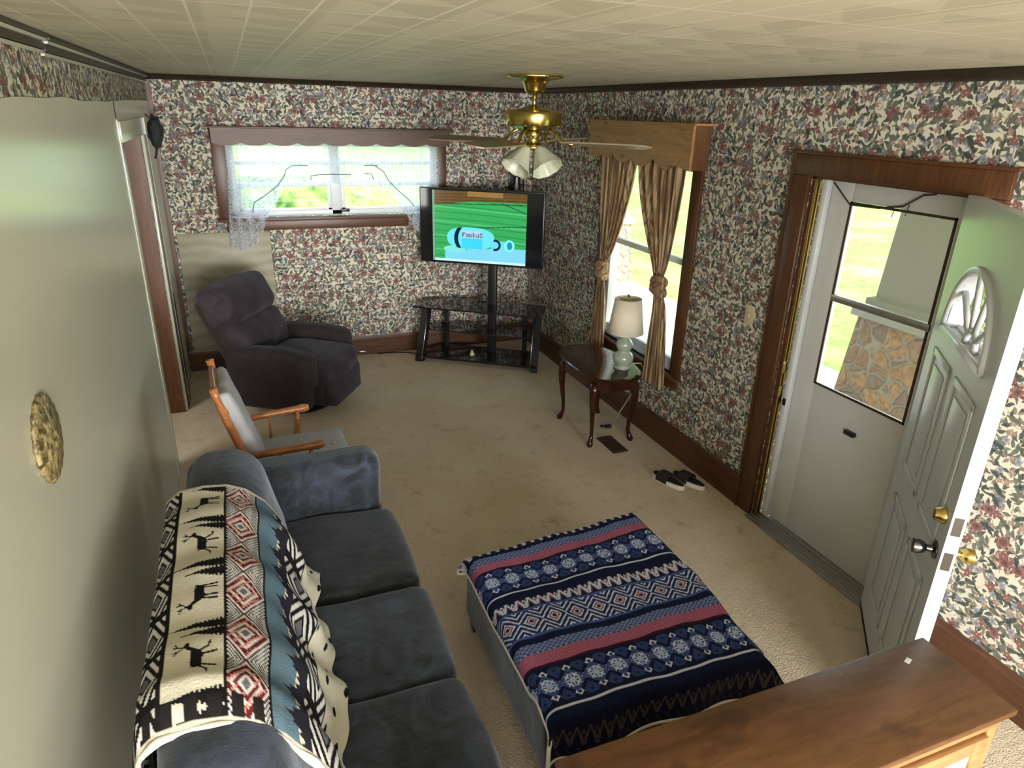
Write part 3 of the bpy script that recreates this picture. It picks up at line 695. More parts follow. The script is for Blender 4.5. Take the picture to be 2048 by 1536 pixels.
for i, (a, b) in enumerate(((-4.175, -3.545), (-4.70, -4.185), (-5.29, -4.71))):
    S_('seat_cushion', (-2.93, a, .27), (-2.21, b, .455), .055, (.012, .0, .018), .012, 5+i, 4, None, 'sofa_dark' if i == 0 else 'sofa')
def lean(p):   # backs slope towards the seat
    z = p.z; k = (z-.45)/.5; return Vector((p.x-.12*k-.012, p.y, p.z))
for i, (a, b, zt) in enumerate(((-4.10, -3.50, .885), (-4.68, -4.10, .90), (-5.32, -4.70, .915))):
    S_('back_cushion', (-2.985, a, .44), (-2.70, b, zt), .11, (.012, .0, .01), .012, 9+i, 4, lean)

# throw over the sofa back
prof = np.array([(-3.145, .45), (-3.148, .65), (-3.145, .82), (-3.125, .90), (-3.08, .94), (-3.0, .955), (-2.92, .95), (-2.86, .92), (-2.805, .86), (-2.76, .77), (-2.72, .65), (-2.695, .55), (-2.675, .51), (-2.655, .49)])
sl = np.concatenate([[0], np.cumsum(np.linalg.norm(np.diff(prof, axis=0), axis=1))]); SL = sl[-1]
VT = np.array([(-4.04, -5.12)])
def throwfn(S, T):
    s = S*SL; x = np.interp(s, sl, prof[:, 0]); z = np.interp(s, sl, prof[:, 1])
    y = -4.03-1.13*T-.05*np.clip((S-.45)*1.6, 0, 1)*(1-T)*1.2+.03*np.sin(S*5)*T
    y = y+np.where(S < .2, (.2-S)*-.25*T, 0)
    wv = .012*np.sin(T*21+S*7)+.009*np.sin(T*9-S*16)+.006*np.sin(T*41+S*3)
    slope = np.clip((S-.55)*3, 0, 1)
    z = z+.010+wv*.45+.012*slope*np.sin(T*14); x = x+slope*(.022+wv*1.2)
    # front lower edge is uneven, near end droops over its fold
    z = z-.05*np.clip((T-.94)/.06, 0, 1)**2; z = z+.014*np.exp(-((T-.9)/.03)**2)
    z = np.maximum(z, .488+.006*np.sin(T*30))*np.where(S > .3, 1, 0)+z*np.where(S > .3, 0, 1)
    return np.stack([x, y, z], -1)
def poly_in(pts, u, v):
    ins = np.zeros(u.shape, bool); n = len(pts)
    for i in range(n):
        (x0, y0), (x1, y1) = pts[i], pts[(i+1) % n]
        c = ((y0 > v) != (y1 > v)) & (u < (x1-x0)*(v-y0)/((y1-y0) or 1e-9)+x0); ins ^= c
    return ins
def seg(a, b, w0, u, v):
    a, b = np.array(a), np.array(b); d = b-a; t_ = np.clip(((u-a[0])*d[0]+(v-a[1])*d[1])/(d@d), 0, 1)
    return np.hypot(u-a[0]-t_*d[0], v-a[1]-t_*d[1]) < w0
def deer(u, v, run):
    m = poly_in([(.10, .30), (.18, .24), (.23, .30), (.32, .42), (.62, .41), (.74, .45), (.79, .42), (.78, .56), (.72, .66), (.46, .68), (.36, .66), (.28, .54), (.20, .40), (.07, .37)], u, v)
    L = [((.34, .62), (.22, .80)), ((.22, .80), (.10, .84)), ((.42, .64), (.36, .97)), ((.72, .58), (.86, .76)), ((.86, .76), (.97, .78)), ((.68, .62), (.74, .95))] if run else [((.36, .62), (.34, .97)), ((.44, .64), (.46, .97)), ((.70, .60), (.70, .97)), ((.75, .56), (.80, .97))]
    for a, b in L: m |= seg(a, b, .026, u, v)
    for a, b in (((.19, .26), (.14, .04)), ((.19, .26), (.34, .06)), ((.16, .14), (.06, .08)), ((.27, .15), (.28, .02))): m |= seg(a, b, .017, u, v)
    return m
def bitmap(rows, u, v):
    a = np.array([[ch == '#' for ch in r] for r in rows]); h, w_ = a.shape
    i = np.clip((v*h).astype(int), 0, h-1); j = np.clip((u*w_).astype(int), 0, w_-1)
    return a[i, j] & (u >= 0) & (u < 1) & (v >= 0) & (v < 1)
def throwcol(S, T):
    s = S*SL; x = np.interp(s, sl, prof[:, 0]); y = 1.09*T
    col = np.empty(S.shape+(3,)); cream = np.array((198, 192, 172.)); blk = np.array((24, 22, 22.)); wht = np.array((196, 194, 188.)); red = np.array((98, 34, 34.)); gry = np.array((98, 98, 100.)); teal = np.array((84, 106, 118.))
    def sX(v): return np.interp(v, prof[:, 0], sl)
    b0, b1, b2, b3, b4, b5, b6 = [np.interp(v, prof[:, 0], np.arange(len(prof))) for v in (-3.075, -2.925, -2.83, -2.79, -2.765, -2.735, -2.67)]
    ix = lambda v: np.interp(v, np.arange(len(prof)), sl)
    B = [ix(b) for b in (b0, b1, b2, b3, b4, b5, b6)]
    # geometric black and white band drawn in (d, y)
    def geo(d, wid, per, tri=False):
        a = np.abs((y % per)/per-.5)*2; b = np.abs(d/wid-.5)*2; r = a+b
        c = np.where(((r*4).astype(int) % 2 == 0)[..., None], wht, blk)
        c = np.where((r < .35)[..., None], gry, c)
        c = np.where(((np.abs(a-.93) < .07) & True)[..., None], blk, c); return c
    col[:] = cream
    m = s < B[0]; col[m] = geo(s-(B[0]-.1), .1, .17)[m]
    m = (s >= B[0]-.1) & (s < B[0]-.094); col[m] = blk
    m = np.abs(s-B[0]) < .0045; col[m] = blk
    # deer and tree band
    wid = B[1]-B[0]; d = (s-B[0])/wid; per = .262
    cell_ = np.floor((y+.06)/per).astype(int); v = ((y+.06)/per) % 1
    uu, vv = (v-.42)/.52, (d-.14)/.74; dm = np.where(cell_ % 2 == 0, deer(1-uu, vv, False), deer(uu, vv, True)) & (v > .4)
    tree = np.zeros_like(dm)
    for tv, tl in ((.17, .95), (.32, .68)):
        w_ = .13*np.clip((d-(1-tl))/tl, 0, 1)*(.55+.45*np.abs(np.sin(d*46))); tree |= (np.abs(v-tv) < w_*.85) & (d > 1-tl)
        tree |= (np.abs(v-tv) < .007) & (d > 1-tl-.06)
    m = (s > B[0]+.005) & (s < B[1]); col[m & (dm | tree)] = blk
    m = (s >= B[1]) & (s < B[2]); wid = B[2]-B[1]; a = np.abs((y % .182)/.182-.5)*2; b = (s-B[1])/wid; r = a+np.abs(b-.42)*1.7
    k = (r*6.2).astype(int); c = np.where((k % 2 == 0)[..., None], red, wht); c = np.where((r < .18)[..., None], gry, c); c = np.where((np.abs(r-.78) < .08)[..., None], red*.9, c)
    c = np.where((r > 1.02)[..., None], np.where(((r*14).astype(int) % 2 == 0)[..., None], blk, wht), c)
    chk = ((np.floor(y/.008)+np.floor(s/.008)) % 4 == 0) & (r > .35) & (r < .8); c = np.where(chk[..., None], np.array((196, 128, 118.)), c)
    col[m] = c[m]; m = np.abs(s-B[1]) < .003; col[m] = blk; m = np.abs(s-B[2]) < .0035; col[m] = blk
    m = (s > B[2]+.003) & (s < B[3]+.02); col[m] = teal
    tr_ = (s > B[3]-.03+.05*np.abs(np.sin(y*34))+.02*np.abs(np.sin(y*170))) & (s < B[4]+.01); m = (s > B[2]) & tr_; col[m] = np.array((34, 34, 42.))
    m = (s >= B[4]+.01) & (s < B[5]+.06); col[m] = geo(s-B[4]-.01, B[5]+.05-B[4], .22)[m]
    m = np.abs(s-B[5]-.06) < .004; col[m] = blk
    m = s > B[5]+.07; sp2 = (np.sin(y*34+1)*np.sin(s*70+y*11) > .8); col[m & sp2] = blk
    e = (T < .012) | (T > .985); col[e] = cream*.9
    e = ((T > .945) & (T < .985)) & ((np.sin(s*120) > -.2) & (s < B[2])); col[e] = blk*1.3
    return col
th = grid('throw_blanket', 330, 420, throwfn, M['throw'], None, throwcol, thick=.008)
tag(th, 'cream, black and red blanket with deer and trees draped over the sofa back', 'blanket')
# rolled hem of the throw at its near end
bm = bmesh.new(); SS = np.linspace(.06, .99, 60); PT = throwfn(SS, np.ones(60)*.995)
tube(bm, [tuple(p) for p in PT], [.009+.003*math.sin(i*.9) for i in range(60)], 8)
fin(bm, 'rolled_hem', M['whitecloth'], th, 'all')

# ------------------------------------------------------------------ ottoman + throw
OC = (-1.52, -4.50); OR = 0.0
ot = thing('ottoman', 'square dark grey ottoman under the blue patterned throw', 'ottoman', (*OC, 0), OR)
soft('body', (-.455, -.49, .07), (.455, .49, .395), .04, M['sofa'], ot, (0, 0, .0), .004)
for sx in (-1, 1):
    for sy in (-1, 1): boxobj('leg', (sx*.41-.025, sy*.44-.025, 0), (sx*.41+.025, sy*.44+.025, .08), M['black'], ot)
hx, hy, R_ = .465, .5, .045; ZT_ = .418
LFT, RGT, NEAR, FAR = .05, .12, .155, .07
def wrap(d, half):
    a = np.abs(d); sg = np.sign(d); over = a-(half-R_); arc = R_*PI/2
    th_ = np.clip(over, 0, arc)/R_
    pos = np.where(over <= 0, a, half-R_+R_*np.sin(th_)); drop = np.where(over <= 0, 0, R_*(1-np.cos(th_)))+np.clip(over-arc, 0, None)
    return sg*pos, drop
XS = (-hx-LFT, hx+RGT); YS = (-hy-NEAR, hy+FAR)
def otfn(S, T):
    dx = XS[0]+(XS[1]-XS[0])*S; dy = YS[0]+(YS[1]-YS[0])*T
    px, zx = wrap(dx, hx); py, zy = wrap(dy, hy)
    both = np.minimum(zx, zy); z = ZT_-np.maximum(zx, zy)-both*.25
    px = px+np.sign(px)*both*.35; py = py+np.sign(py)*both*.5
    n1 = .004*np.sin(dx*17+dy*5)+.004*np.sin(dy*13-dx*7)+.002*np.sin(dx*43+dy*31)
    z = z+n1*(1-np.clip(zy*20, 0, 1)); hang = np.clip(zy*8, 0, 1)*(dy < 0)
    px = px-.045*(dx > 0)*np.clip(-dy/hy, 0, 1)*dx/hx; py = py+.05*(px/hx)*(dy > 0)*dy/hy; py = py-hang*(.012+.014*np.sin(dx*16)); hr = np.clip(zx*9, 0, 1)*(dx > 0); px = px+hr*(.028+.014*np.sin(dy*9+1))
    z = z+hang*.015*np.sin(dx*9+1); z = z+.03*np.exp(-((dx-XS[0])/.05)**2-((dy+.38)/.05)**2)
    c_, s_ = math.cos(OR), math.sin(OR)
    return np.stack([OC[0]+px*c_-py*s_, OC[1]+px*s_+py*c_, np.maximum(z, .03)], -1)
def otcol(S, T):
    x = XS[0]+(XS[1]-XS[0])*S; v = YS[0]+(YS[1]-YS[0])*T
    nv, bl, lt, pk, wt = [np.array(c_, float) for c_ in ((22, 28, 56), (60, 80, 138), (164, 180, 222), (138, 80, 102), (200, 204, 226))]
    col = np.empty(x.shape+(3,)); col[:] = nv
    def band(a, b): return (v >= a) & (v < b)
    def fr1(p, off=0): return np.abs(((x+off) % p)/p-.5)*2
    def dots(a, b, c0, c1, p=.012):
        m = band(a, b); k = ((np.floor(x/p)+np.floor((v-a)/p*1.3)) % 2 == 0); col[m & k] = c0; col[m & ~k] = c1
    def tris(a, b, p=.05):
        m = band(a, b); h = (v-a)/(b-a); f = fr1(p); g = np.abs(f-(1-h)*.9)
        col[m & (g < .2)] = wt; col[m & (g > .3) & (g < .42)] = pk; q = (np.abs(f-1)+np.abs(h-.55)*1.2); col[m & (q < .42) & (q > .2)] = wt
    def snow(a, b, p=.092):
        m = band(a, b); vc = (a+b)/2; X = ((x % p)-p/2); V = v-vc; aX, aV = np.abs(X), np.abs(V)
        r = aX+aV; hb = (b-a)/2
        ring = np.abs(np.abs(p/2-aX)+np.abs(aV-hb*.45)-.018) < .006
        X2 = p/2-aX; big = (X2+np.abs(aV-hb*.8)*.8 < .03); col[m & big] = bl*.8
        col[m & big & (X2+np.abs(aV-hb*.8) < .007)] = nv
        rg = np.abs(aX+np.abs(aV-hb*.72)-.013) < .0045; col[m & rg] = wt
        star = ((np.abs(aX-aV) < .005) & (r < .05)) | ((aV < .004) & (aX < .03)) | ((aX < .004) & (aV < .03)); col[m & star] = lt
        col[m & (np.abs(r-.033) < .005) & (aX > .006) & (aV > .006)] = wt; col[m & (np.abs(r-.048) < .003) & (aX > .01)] = lt
        col[m & (X2+aV < .013) & (X2+aV > .006)] = wt
        z_ = (r < .055) & (~star) & (r > .038); col[m & z_] = bl
    def zig(a, b, p=.10):
        m = band(a, b); vc = (a+b)/2; aV = np.abs(v-vc); f = fr1(p)*p/2; q = f+aV*1.0
        k = np.floor(q/.0085).astype(int) % 3; base_ = np.where((k == 0)[..., None], wt, np.where((k == 1)[..., None], nv, bl*.9)); col[m] = base_[m]
        col[m & (q < .026)] = pk; col[m & (q < .010)] = nv; col[m & (q > .012) & (q < .017)] = wt
    tris(.455, .56, .045); dots(.385, .43, bl, lt*.75); dots(.335, .385, pk, pk*1.3, .008); col[band(.326, .335)] = (60, 26, 46)
    snow(.175, .322); col[band(.148, .157)] = wt; tris(.035, .095, .048); col[band(.018, .032)] = bl*1.1; zig(-.115, .018)
    col[band(-.128, -.115)] = bl*1.1; dots(-.205, -.16, bl, lt*.75); dots(-.262, -.205, pk, pk*1.3, .008); col[band(-.274, -.262)] = (60, 26, 46)
    snow(-.44, -.285); col[band(-.466, -.457)] = wt
    tan = np.array((104, 96, 92.)); m = band(-.60, -.53); h = (v+.60)/.07; f = fr1(.05); col[m & (np.abs(f-(1-h)*.9) < .12)] = tan; q = np.abs(f-1)+np.abs(h-.5)*1.2
    col[m & (q < .42) & (q > .26)] = tan; m = band(-.68, -.61); col[m & (np.abs(((x*1.0+v*.6) % .04)-.02) < .003)] = tan*.7
    low = v < -.50; col[low] = col[low]*.75  # hanging front drop darkened, its shade put into the pattern colour
    n = .93+.1*rs.rand(*x.shape)[..., None]; return np.clip(col*n, 0, 255)
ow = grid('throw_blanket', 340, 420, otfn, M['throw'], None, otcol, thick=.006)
tag(ow, 'navy, pink and white patterned throw with white piping over the ottoman', 'blanket')
bm = bmesh.new(); n_ = 60
edge = [otfn(np.zeros(n_), np.linspace(1, 0, n_)), otfn(np.linspace(0, 1, n_), np.zeros(n_)), otfn(np.ones(n_), np.linspace(0, 1, n_)), otfn(np.linspace(1, 0, n_), np.ones(n_))]
E_ = np.concatenate(edge)[::1]; E_ = [tuple(p) for i, p in enumerate(E_) if i == 0 or np.linalg.norm(E_[i]-E_[i-1]) > 1e-4]
tube(bm, E_, .008, 8, cap=False); fin(bm, 'piping', M['whitecloth'], ow, 'all')

# ------------------------------------------------------------------ recliner
rc = thing('recliner', 'plump plum-grey fabric recliner armchair in the far left corner', 'armchair', (-2.44, -1.03, 0), math.radians(-32))
bm = bmesh.new(); lathe(bm, [(.25, 0), (.26, .02), (.24, .035), (.05, .05), (.05, .12)], 32); fin(bm, 'swivel_base', M['black'], rc, True)
bm = bmesh.new(); box(bm, (-.30, -.27, .10), (.34, .27, .30), .03, 3); fin(bm, 'seat_frame', M['reclside'], rc, True)
def armf(p):
    t_ = (p.x+.05)/.4; p.z = p.z-(.07*max(0, t_-.2)**2 if p.z > .3 else 0)-(.03*max(0, -t_)**1.5 if p.z > .3 else 0)
    if p.z < .3: p.x *= .86
    return p
for s in (-1, 1):
    soft('armrest', (-.40, s*.335-.085, .09), (.31, s*.335+.085, .575), .06, M['reclmid'], rc, (0, .015, .01), .006, 6, seed=20+s, fn=armf)
def seatf(p):
    if p.x > .2: p.z -= .5*(p.x-.2)**2
    return p
soft('seat_cushion', (-.22, -.265, .28), (.42, .265, .475), .075, M['recl'], rc, (.02, 0, .03), .014, 5, seed=31, fn=seatf)
soft('footrest', (.33, -.255, .09), (.43, .255, .33), .04, M['recl'], rc, (.015, 0, 0), .008, 6, seed=33)
RB = Matrix.Translation((-.24, 0, .36)) @ Matrix.Rotation(math.radians(-27), 4, 'Y')
soft('backrest', (-.16, -.35, -.02), (.03, .35, .66), .08, M['reclside'], rc, (.01, .0, .0), .01, 5, M4=RB, seed=35)
soft('head_pillow', (-.11, -.36, .36), (.125, .36, .70), .10, M['recl'], rc, (.05, .0, .01), .022, 5, M4=RB, seed=37)
soft('lumbar_pillow', (-.06, -.33, .05), (.095, .33, .39), .07, M['recl'], rc, (.05, .0, .0), .024, 6, M4=RB, seed=39)
bm = bmesh.new(); tube(bm, [(.38, .27, .37), (.44, .30, .38), (.46, .33, .36)], .008, 6)
fin(bm, 'release_lever', M['chrome'], rc)

# ------------------------------------------------------------------ rocking chair
rk = thing('rocking_chair', 'honey-coloured wooden rocking chair with grey tufted cushions behind the sofa', 'rocking chair', (-2.62, -2.90, 0), math.radians(3))
def wtube(n, pts, r, mm='rocker'):
    bm = bmesh.new(); tube(bm, pts, r, 10); return fin(bm, n, M[mm], rk, 'all')
for s in (-1, 1):
    y = s*.215
    wtube('rocker', [(-.42, y, .055), (-.25, y, .025), (0, y, .018), (.22, y, .03), (.38, y, .065)], .018)
    for x in (-.2, .22): wtube('leg', [(x*1.05, y, .03), (x, y*.97, .12), (x*.97, y*.95, .2), (x*.95, y*.92, .39)], [.014, .022, .015, .02])
    wtube('back_post', [(-.21, y, .40), (-.25, y*1.02, .58), (-.325, y*1.03, .83), (-.355, y*1.03, .95), (-.365, y*1.03, 1.0)], [.02, .022, .02, .016, .022])
    wtube('armrest', [(-.26, y*1.08, .615), (-.1, y*1.15, .625), (.05, y*1.18, .63), (.10, y*1.18, .632), (.13, y*1.18, .634)], [.016, .02, .02, .026, .018])
    wtube('arm_spindle', [(.04, y*1.12, .42), (.05, y*1.15, .48), (.055, y*1.15, .52), (.06, y*1.16, .56), (.065, y*1.17, .62)], [.011, .022, .014, .019, .010])
    wtube('arm_spindle', [(-.10, y*1.08, .42), (-.09, y*1.12, .62)], .008)
bm = bmesh.new(); box(bm, (-.26, -.245, .39), (.26, .245, .425), .014, 3); fin(bm, 'seat', M['rocker'], rk, True)
bm = bmesh.new(); TB = Matrix.Translation((-.345, 0, .92)) @ Matrix.Rotation(math.radians(-22), 4, 'Y')
box(bm, (-.013, -.235, -.075), (.013, .235, .06), .01, 3, M4=TB); TB2 = Matrix.Translation((-.275, 0, .68)) @ Matrix.Rotation(math.radians(-18), 4, 'Y')
box(bm, (-.01, -.225, -.03), (.01, .225, .03), .008, 3, M4=TB2)
fin(bm, 'crest_rail', M['rocker'], rk, True)
for k in range(5): wtube('back_spindle', [(-.215, -.16+.08*k, .42), (-.27, -.16+.08*k, .66), (-.335, -.16+.08*k, .88)], .008)
soft('seat_pad', (-.22, -.235, .425), (.30, .235, .49), .028, M['padcloth'], rk, (0, 0, .014), .006, 9, seed=50)
PB = Matrix.Translation((-.195, 0, .47)) @ Matrix.Rotation(math.radians(-17), 4, 'Y')
soft('back_pad', (-.02, -.21, .0), (.05, .21, .51), .03, M['padcloth'], rk, (.014, 0, 0), .008, 9, M4=PB, seed=52)
for px_, py_ in ((.05, -.1), (.05, .1), (.22, 0), (-.1, 0)):
    bm = bmesh.new(); bmesh.ops.create_uvsphere(bm, u_segments=10, v_segments=6, radius=.011, matrix=Matrix.Translation((px_, py_, .50)))
    fin(bm, 'tuft_button', M['ivory'], rk, 'all')

# ------------------------------------------------------------------ TV and stand
TA = math.atan2(-.56, .83)
ts = thing('tv_stand', 'black glass and metal television stand with slanted sides in the corner', 'tv stand', (-.70, -.52, 0), TA)
def shelfpoly(wf, wb, d0, d1): return [(-wf, d0), (wf, d0), (wb, d1), (-wb, d1)]
for n, z, wf, wb, d0, d1, th_ in (('bottom_shelf', .045, .595, .46, -.20, .22, .022), ('middle_shelf', .29, .555, .44, -.08, .22, .012), ('top_shelf', .535, .62, .60, -.19, .21, .014)):
    bm = bmesh.new(); prism(bm, shelfpoly(wf, wb, d0, d1), 2, z, z+th_); fin(bm, n, M['darkglass'], ts)
for s in (-1, 1):
    bm = bmesh.new()
    a = [(s*.605, -.20, .0), (s*.54, -.20, .0), (s*.53, .03, .535), (s*.595, .03, .535)]
    vs = [bm.verts.new(p) for p in a]+[bm.verts.new((p[0]-s*.02, p[1]+.05, p[2])) for p in a]
    for f in ((0, 1, 2, 3), (7, 6, 5, 4), (0, 4, 5, 1), (1, 5, 6, 2), (2, 6, 7, 3), (3, 7, 4, 0)): bm.faces.new([vs[i] for i in f])
    fin(bm, 'side_leg', M['blackmetal'], ts)
    bm = bmesh.new(); tube(bm, [(s*.535, -.208, .03), (s*.525, .0, .50)], .007, 6); fin(bm, 'chrome_strip', M['chrome'], ts)
    bm = bmesh.new(); box(bm, (s*.40-.02, .16, 0), (s*.40+.02, .20, .535), .003); fin(bm, 'rear_leg', M['blackmetal'], ts)
bm = bmesh.new(); box(bm, (.04, .10, .02), (.12, .16, 1.2), .006); box(bm, (-.18, .07, 1.02), (.30, .10, 1.3), .004); fin(bm, 'mount_post', M['blackmetal'], ts, True)
tv = thing('television', 'flat black television on a post showing a cartoon bottle on green boards', 'television', (-.721, -.506, .94), TA)
def tvbox(n, lo, hi, m, bev=.004): return boxobj(n, lo, hi, m, tv, bev)
tvbox('housing', (-.575, .02, 0), (.60, .066, .685), M['black'], .006)
tvbox('screen_glass', (-.565, .017, .012), (.59, .021, .675), M['darkglass'], 0)
sx0, sx1, sz0, sz1 = -.45, .44, .022, .664
def scfn(S, T): return np.stack([sx0+(sx1-sx0)*S, np.full_like(S, .0155), sz0+(sz1-sz0)*T], -1)
LET = {'F': ["###", "#..", "##.", "#..", "#.."], 'o': ["...", "###", "#.#", "#.#", "###"], 'k': ["#..", "#.#", "##.", "##.", "#.#"], 'u': ["...", "#.#", "#.#", "#.#", "###"], 'G': ["###", "#..", "#.#", "#.#", "###"]}
def sccol(S, T):
    x, y = S*1.333, 1-T
    col = np.empty(S.shape+(3,)); col[:] = (52, 166, 88)
    pl = np.sin((y-.05*x)*70+np.sin(x*2)*.8); col[pl > .93] = (36, 132, 66); col[(np.sin((y-.05*x)*31+1) > .95)] = (84, 186, 118)
    line = np.abs(y-(.5-.07*(x-.6))) < .006; col[line & (x > .5)] = (16, 92, 52); line = np.abs(y-(.19-.03*x)) < .007; col[line] = (20, 90, 50)
    line = np.abs(y-(.15+.35*(x-1.0))) < .006; col[line & (x > .98)] = (14, 70, 40)
    br = y < .13+.08*np.clip(1-x*1.6, 0, 1); col[br] = (104, 78, 36); col[br & (np.sin(y*150+x*4) > .5)] = (76, 56, 26); col[br & (np.abs(x-.75) < .25) & (y < .07)] = (146, 112, 62)
    sh = (y > .86-.05*np.clip(x*2-.2, 0, 1.8)) & (x > .18); col[sh] = (124, 206, 230)
    sh2 = (((x-.32)/.16)**2+((y-.82)/.05)**2 < 1); col[sh2] = (124, 220, 214)
    # bottle: body, neck and mouth
    bd = (np.abs((x-.55)/.34)**2.6+np.abs((y-.655)/.155)**2.6 < 1); col[bd] = (104, 220, 236)
    lab = bd & (x > .42) & (x < .72) & (y > .55) & (y < .80); col[lab] = (170, 206, 226); col[lab & (y > .655)] = (62, 204, 248)
    ring = bd & (np.abs(x-(.34+1.2*(y-.66)**2*2)) < .03); col[ring] = (6, 30, 52)
    nk = (x > .84) & (x < 1.06) & (np.abs(y-.73) < .055); col[nk] = (98, 214, 240)
    rg = (np.abs(np.hypot((x-.90)/1.0, (y-.73))-.065) < .016) & (x > .88); col[rg] = (4, 20, 50)
    mo = (((x-1.1)/.075)**2+((y-.73)/.085)**2 < 1); col[mo] = (130, 236, 250); mi = (((x-1.105)/.038)**2+((y-.73)/.058)**2 < 1); col[mi] = (30, 144, 174)
    for k, ch in enumerate('FookuG'):
        u = (x-(.43+k*.05))/.04; v = (y-.575)/.065; col[bitmap(LET[ch], u, v)] = (84, 96, 130)
    bt = y > .965; col[bt] = (196, 232, 240); lf = x < .03; col[lf] = (112, 160, 132)
    return col
grid('screen_picture', 260, 190, scfn, M['screen'], tv, sccol)
# small object on the shelf
bm = bmesh.new(); bmesh.ops.create_uvsphere(bm, u_segments=16, v_segments=10, radius=.024, matrix=Matrix.Translation((0, 0, .024))); lathe(bm, [(.014, .03), (.013, .06), (.0001, .062)], 12)
o = fin(bm, 'air_freshener', M['ivory'], None, 'all', (-.80, -.56, .0672)); tag(o, 'tiny round ivory gadget on the bottom shelf of the television stand', 'gadget')
# black wall lantern in the corner above the television
ln = thing('wall_lantern', 'small black lantern on the wall in the corner above the television', 'lantern', (-.19, 0, 1.55))
bm = bmesh.new(); box(bm, (-.06, -.02, 0), (.06, -.002, .22), .004); box(bm, (-.065, -.14, .0), (.065, -.02, .02), .004); box(bm, (-.06, -.135, .17), (.06, -.02, .19), .004)
for a, b in ((-.06, -.13), (.05, -.13)): box(bm, (a, b, .02), (a+.01, b+.01, .17))
fin(bm, 'bracket', M['black'], ln, True)
bm = bmesh.new(); lathe(bm, [(.02, .02), (.022, .05), (.012, .08), (.010, .14), (.0001, .145)], 16, 0, -.08); fin(bm, 'chimney_highlight', M['white'], ln, True)  # white form stands in for the highlight on the lantern's glass chimney
# cable from the stand
bm = bmesh.new(); tube(bm, [(-1.22, -.20, .008), (-1.32, -.10, .008), (-1.45, -.06, .008), (-1.62, -.045, .008)], .005, 6)
tag(fin(bm, 'power_cable', M['rubber']), 'thin dark cable along the back baseboard left of the television stand', 'cable')

# ------------------------------------------------------------------ end table, lamp
et = thing('end_table', 'oval dark cherry end table with curved legs under the side window', 'end table', (-.365, -2.27, 0))
def superell(a, b, n=48, e=2.5): return [(a*math.copysign(abs(math.cos(t_))**(2/e), math.cos(t_)), b*math.copysign(abs(math.sin(t_))**(2/e), math.sin(t_))) for t_ in np.linspace(0, 2*PI, n, endpoint=False)]
bm = bmesh.new()
rings = []
for k, z in ((.97, .538), (1, .546), (1, .555), (.975, .562)): rings.append([bm.verts.new((x*k, y*k, z)) for x, y in superell(.235, .42)])
for r0, r1 in zip(rings, rings[1:]):
    for i in range(48): f = bm.faces.new((r0[i], r0[(i+1) % 48], r1[(i+1) % 48], r1[i]))
bm.faces.new(rings[0][::-1]); bm.faces.new(rings[-1]); fin(bm, 'tabletop', M['table'], et, True)
bm = bmesh.new(); prism(bm, superell(.19, .33, 40, 4), 2, .45, .539); fin(bm, 'apron', M['table'], et, True)
for sx in (-1, 1):
    for sy in (-1, 1):
        bm = bmesh.new(); X, Y = sx*.155, sy*.245; dx, dy = sx*.7, sy*.7
        pts = [(0, .50, .034), (.012, .44, .034), (.022, .38, .028), (.014, .28, .020), (.0, .16, .015), (-.002, .08, .014), (.01, .04, .018), (.02, .018, .024), (.02, .002, .018)]
        tube(bm, [(X+dx*o_*1.2, Y+dy*o_*1.2, z) for o_, z, r in pts], [r for o_, z, r in pts], 12); fin(bm, 'leg', M['table'], et, 'all')
tl_ = thing('table_lamp', 'pale green ceramic table lamp with cream drum shade on the end table', 'lamp', (-.262, -2.44, .562))
bm = bmesh.new(); lathe(bm, [(.062, 0), (.064, .012), (.05, .02), (.055, .03), (.073, .06), (.076, .085), (.06, .115), (.042, .13), (.044, .138), (.058, .16), (.062, .185), (.05, .21), (.032, .225), (.034, .24), (.02, .25), (.018, .275), (.0001, .276)], 32); fin(bm, 'base', M['ceramic'], tl_, 'all')
bm = bmesh.new(); tube(bm, [(0, 0, .27), (0, 0, .53)], .005, 8); lathe(bm, [(.008, .53), (.011, .54), (.0001, .556)], 10)
for k in range(3): tube(bm, [(0, 0, .505), (.088*math.cos(k*2.09), .088*math.sin(k*2.09), .515)], .002, 5)
fin(bm, 'finial', M['brass'], tl_, True)
bm = bmesh.new(); lathe(bm, [(.128, .27), (.095, .52)], 40); bm.faces.ensure_lookup_table()
for f in [f for f in bm.faces if len(f.verts) > 4]: bm.faces.remove(f)
sh = fin(bm, 'lamp_shade', M['shade'], tl_, 'all'); md = sh.modifiers.new('t', 'SOLIDIFY'); md.thickness = .003
bm = bmesh.new(); tube(bm, [(-.2, -2.37, .565), (-.08, -2.40, .56), (-.045, -2.40, .5), (-.09, -2.34, .3), (-.14, -2.27, .12), (-.17, -2.25, .02), (-.20, -2.29, .012), (-.24, -2.28, .012), (-.22, -2.22, .012)], .004, 6)
tag(fin(bm, 'lamp_cord', M['ivory']), 'pale lamp cord hanging down behind the end table', 'cord')
bm = bmesh.new(); box(bm, (-.27, -2.30, .002), (-.22, -2.265, .022), .004); box(bm, (-.30, -2.27, .002), (-.27, -2.25, .016), .004)
tag(fin(bm, 'plug_adapter', M['rubber'], None, True), 'small black plug adapter on the carpet under the end table', 'adapter')

